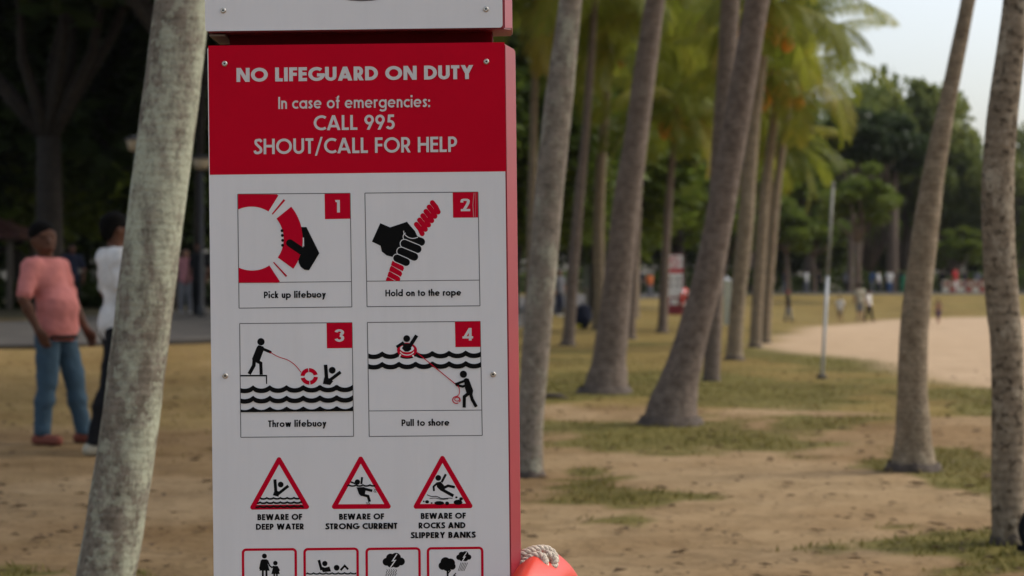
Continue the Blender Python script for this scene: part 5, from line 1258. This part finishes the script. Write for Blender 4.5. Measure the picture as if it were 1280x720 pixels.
b = gpt(735, 82); root = empty('utility_cabinet', b); tag(root, 'grey-green utility cabinet on a pale block behind the thin palms', 'cabinet'); k = FPX / 82
zt = px_at(735, 333, 82).z - b.z; zb = px_at(735, 358, 82).z - b.z
M_cab = mat('grey_green_cabinet', (.20, .235, .20), .6, var=.1, scale=5)
mb = MB(); mb.box(-.2, .2, -.15, .2, zb, zt, 0, .015); mb.box(-.22, .22, -.17, .22, zt + .001, zt + .05, 0, .01); mb.build('housing', [M_cab], root)
mb = MB(); mb.box(-.17, .17, -.168, -.152, zb + .05, zt - .06, 0, .006); mb.build('door', [M_cab], root)
mb = MB(); mb.box(-.22, .22, -.17, .22, zb - .14, zb - .002, 0, .015); mb.box(-.12, .12, -.1, .15, -.2, zb - .14, 0, .01); mb.build('block', [mat('pale_concrete', (.26, .25, .22), .85, var=.1, scale=6)], root)

def backpack(name, label, loc, rz, s, m, tagm, cat):
    root = empty(name, loc, rz); tag(root, label, cat); root.scale = (s, s, s)
    mb = MB(); mb.ball((0, 0, .34), (.26, .17, .36), 0, 20, 14, .12, 3); mb.build('sack', [m], root, True)
    mb = MB(); mb.ball((0, -.15, .24), (.18, .09, .18), 0, 16, 10, .1, 5); mb.build('front_pocket', [m], root, True)
    for sg in (-1, 1):
        mb = MB(); mb.tube([(sg * .12, .14, .62), (sg * .14, .24, .5), (sg * .15, .24, .25), (sg * .15, .15, .08)], .022, 8, 0, True, .5); mb.build('strap', [m], root, True)
    mb = MB(); mb.tube([(-.05, .05, .68), (-.04, .05, .75), (.04, .05, .75), (.05, .05, .68)], .014, 8); mb.build('handle', [m], root, True)
    mb = MB(); mb.box(-.24, -.12, -.20, -.14, .04, .13, 0, .01); mb.build('tag_patch', [tagm], root)
backpack('backpack', 'bulky dark navy backpack with a yellow patch leaning between two thin palms', at(729, 411), R(15), .92, cloth('navy'), mat('yellow_patch', (.45, .40, .03), .6), 'backpack')
g = at(1296, 692); backpack('backpack', 'black bag standing by the foot of the bent palm at the right edge', (g.x, g.y, g.z), R(-30), .32, cloth('black'), cloth('black'), 'bag')

b = gpt(1131, 137); root = empty('litter_bin', b); tag(root, 'green litter bin on the promenade left of the flared palm', 'litter bin'); M_bin = mat('green_bin_plastic', (.012, .16, .06), .45)
mb = MB(); mb.tube([(0, 0, 0), (0, 0, .05), (0, 0, 1.0)], [.24, .26, .31], 18); mb.build('drum', [M_bin], root, True)
mb = MB(); mb.tube([(0, 0, 1.0), (0, 0, 1.06), (0, 0, 1.18), (0, 0, 1.22)], [.34, .34, .22, .06], 18); mb.build('lid', [M_bin], root, True)

M_bw = mat('white_barrier_plastic', (.48, .43, .33), .6); M_br = mat('red_barrier_plastic', (.28, .06, .035), .6)
for i, px in enumerate((1182, 1190, 1201, 1211, 1219, 1228)):
    b = gpt(px, 134.6); root = empty('plastic_barrier', b, R(4)); c = 'red' if i % 2 else 'white'; tag(root, f'{c} plastic barrier in the line on the promenade, ' + ('just right of the flared palm', 'left of the person in red', 'right of the person in red', 'second left of the bent trunk gap', 'next to the grey-topped person', 'nearest the bent trunk')[i], 'barrier', 'plastic barriers on the promenade')
    mb = MB(); vs = [(-.23, -.2, 0), (.23, -.2, 0), (.23, .2, 0), (-.23, .2, 0), (-.21, -.07, .5), (.21, -.07, .5), (.21, .07, .5), (-.21, .07, .5), (-.21, -.06, .95), (.21, -.06, .95), (.21, .06, .95), (-.21, .06, .95)]
    fs = [(3, 2, 1, 0), (8, 9, 10, 11)] + [(o + j, o + (j + 1) % 4, o + 4 + (j + 1) % 4, o + 4 + j) for o in (0, 4) for j in range(4)]
    mb.add(vs, fs); mb.build('block', [M_br if i % 2 else M_bw], root)
    mb = MB(); mb.box(-.14, .14, -.115, -.09, .55, .8, 0, .008); mb.build('reflector', [M_bw if i % 2 else M_br], root)

# a low wall along the promenade and a shelter at the far left
mb = MB(); a = gpt(940, 131.5); c = gpt(1420, 133)
o = mesh_obj('promenade_kerb', [(a.x, a.y, -.1), (c.x, c.y, -.1), (c.x, c.y + .4, -.1), (a.x, a.y + .4, -.1), (a.x, a.y, .46), (c.x, c.y, .46), (c.x, c.y + .4, .46), (a.x, a.y + .4, .46)], [(3, 2, 1, 0), (4, 5, 6, 7), (0, 1, 5, 4), (1, 2, 6, 5), (2, 3, 7, 6), (3, 0, 4, 7)], [mat('kerb_concrete', (.24, .235, .22), .9, var=.12, scale=2)]); tag(o, 'low pale concrete kerb along the far promenade', kind='structure')
b = gpt(-48, 60); root = empty('park_shelter', b); tag(root, 'small park shelter with a reddish roof at the far left edge', 'shelter')
M_roof = mat('red_tile_roof', (.09, .032, .024), .8, var=.2, scale=5); M_wood = mat('shelter_post', (.10, .08, .06), .8)
mb = MB(); mb.add([(-2.2, -1.8, 2.2), (2.2, -1.8, 2.2), (2.2, 1.8, 2.2), (-2.2, 1.8, 2.2), (-.6, 0, 3.1), (.6, 0, 3.1), (-2.2, -1.8, 2.08), (2.2, -1.8, 2.08), (2.2, 1.8, 2.08), (-2.2, 1.8, 2.08)], [(0, 1, 5, 4), (1, 2, 5), (2, 3, 4, 5), (3, 0, 4), (6, 7, 1, 0), (7, 8, 2, 1), (8, 9, 3, 2), (9, 6, 0, 3), (9, 8, 7, 6)]); mb.build('roof', [M_roof], root)
for sx_ in (-1.8, 1.8):
    for sy_ in (-1.4, 1.4):
        mb = MB(); mb.box(sx_ - .08, sx_ + .08, sy_ - .08, sy_ + .08, -.2, 2.079, 0, .01); mb.build('post', [M_wood], root)
mb = MB(); mb.box(-1.4, 1.4, .7, 1.15, .38, .45, 0, .01); mb.box(-1.3, -1.2, .75, 1.1, -.1, .379, 0, .01); mb.box(1.2, 1.3, .75, 1.1, -.1, .379, 0, .01); mb.build('bench_seat', [M_wood], root)

# a dropped palm stalk on the lawn
q = at(692, 500); mb = MB(); mb.tube([(-.13, 0, .015), (-.05, .03, .045), (.04, .0, .04), (.15, -.04, .02)], [.012, .03, .022, .008], 8); mb.tube([(.02, 0, .04), (.07, .07, .06), (.1, .12, .03)], [.014, .01, .005], 6)
o = mb.build('fallen_branch', [M_root], None, True); o.location = q; tag(o, 'dark broken palm stalk lying on the lawn right of the slim mossy trunk', 'branch')

# ------------------------------------------------------------------ humid air that softens the far trees
mh = bpy.data.materials.new('humid_air'); mh.use_nodes = True; n_ = mh.node_tree.nodes; n_.remove(n_['Principled BSDF'])
pv = n_.new('ShaderNodeVolumePrincipled'); pv.inputs['Color'].default_value = (.86, .90, .92, 1); pv.inputs['Density'].default_value = 0.00009; pv.inputs['Anisotropy'].default_value = 0.1
mh.node_tree.links.new(pv.outputs[0], n_['Material Output'].inputs['Volume'])
mb = MB(); mb.box(-120, 120, -30, 260, -2.5, 26); o = mb.build('haze', [mh]); tag(o, 'thin humid air over the park', kind='stuff')
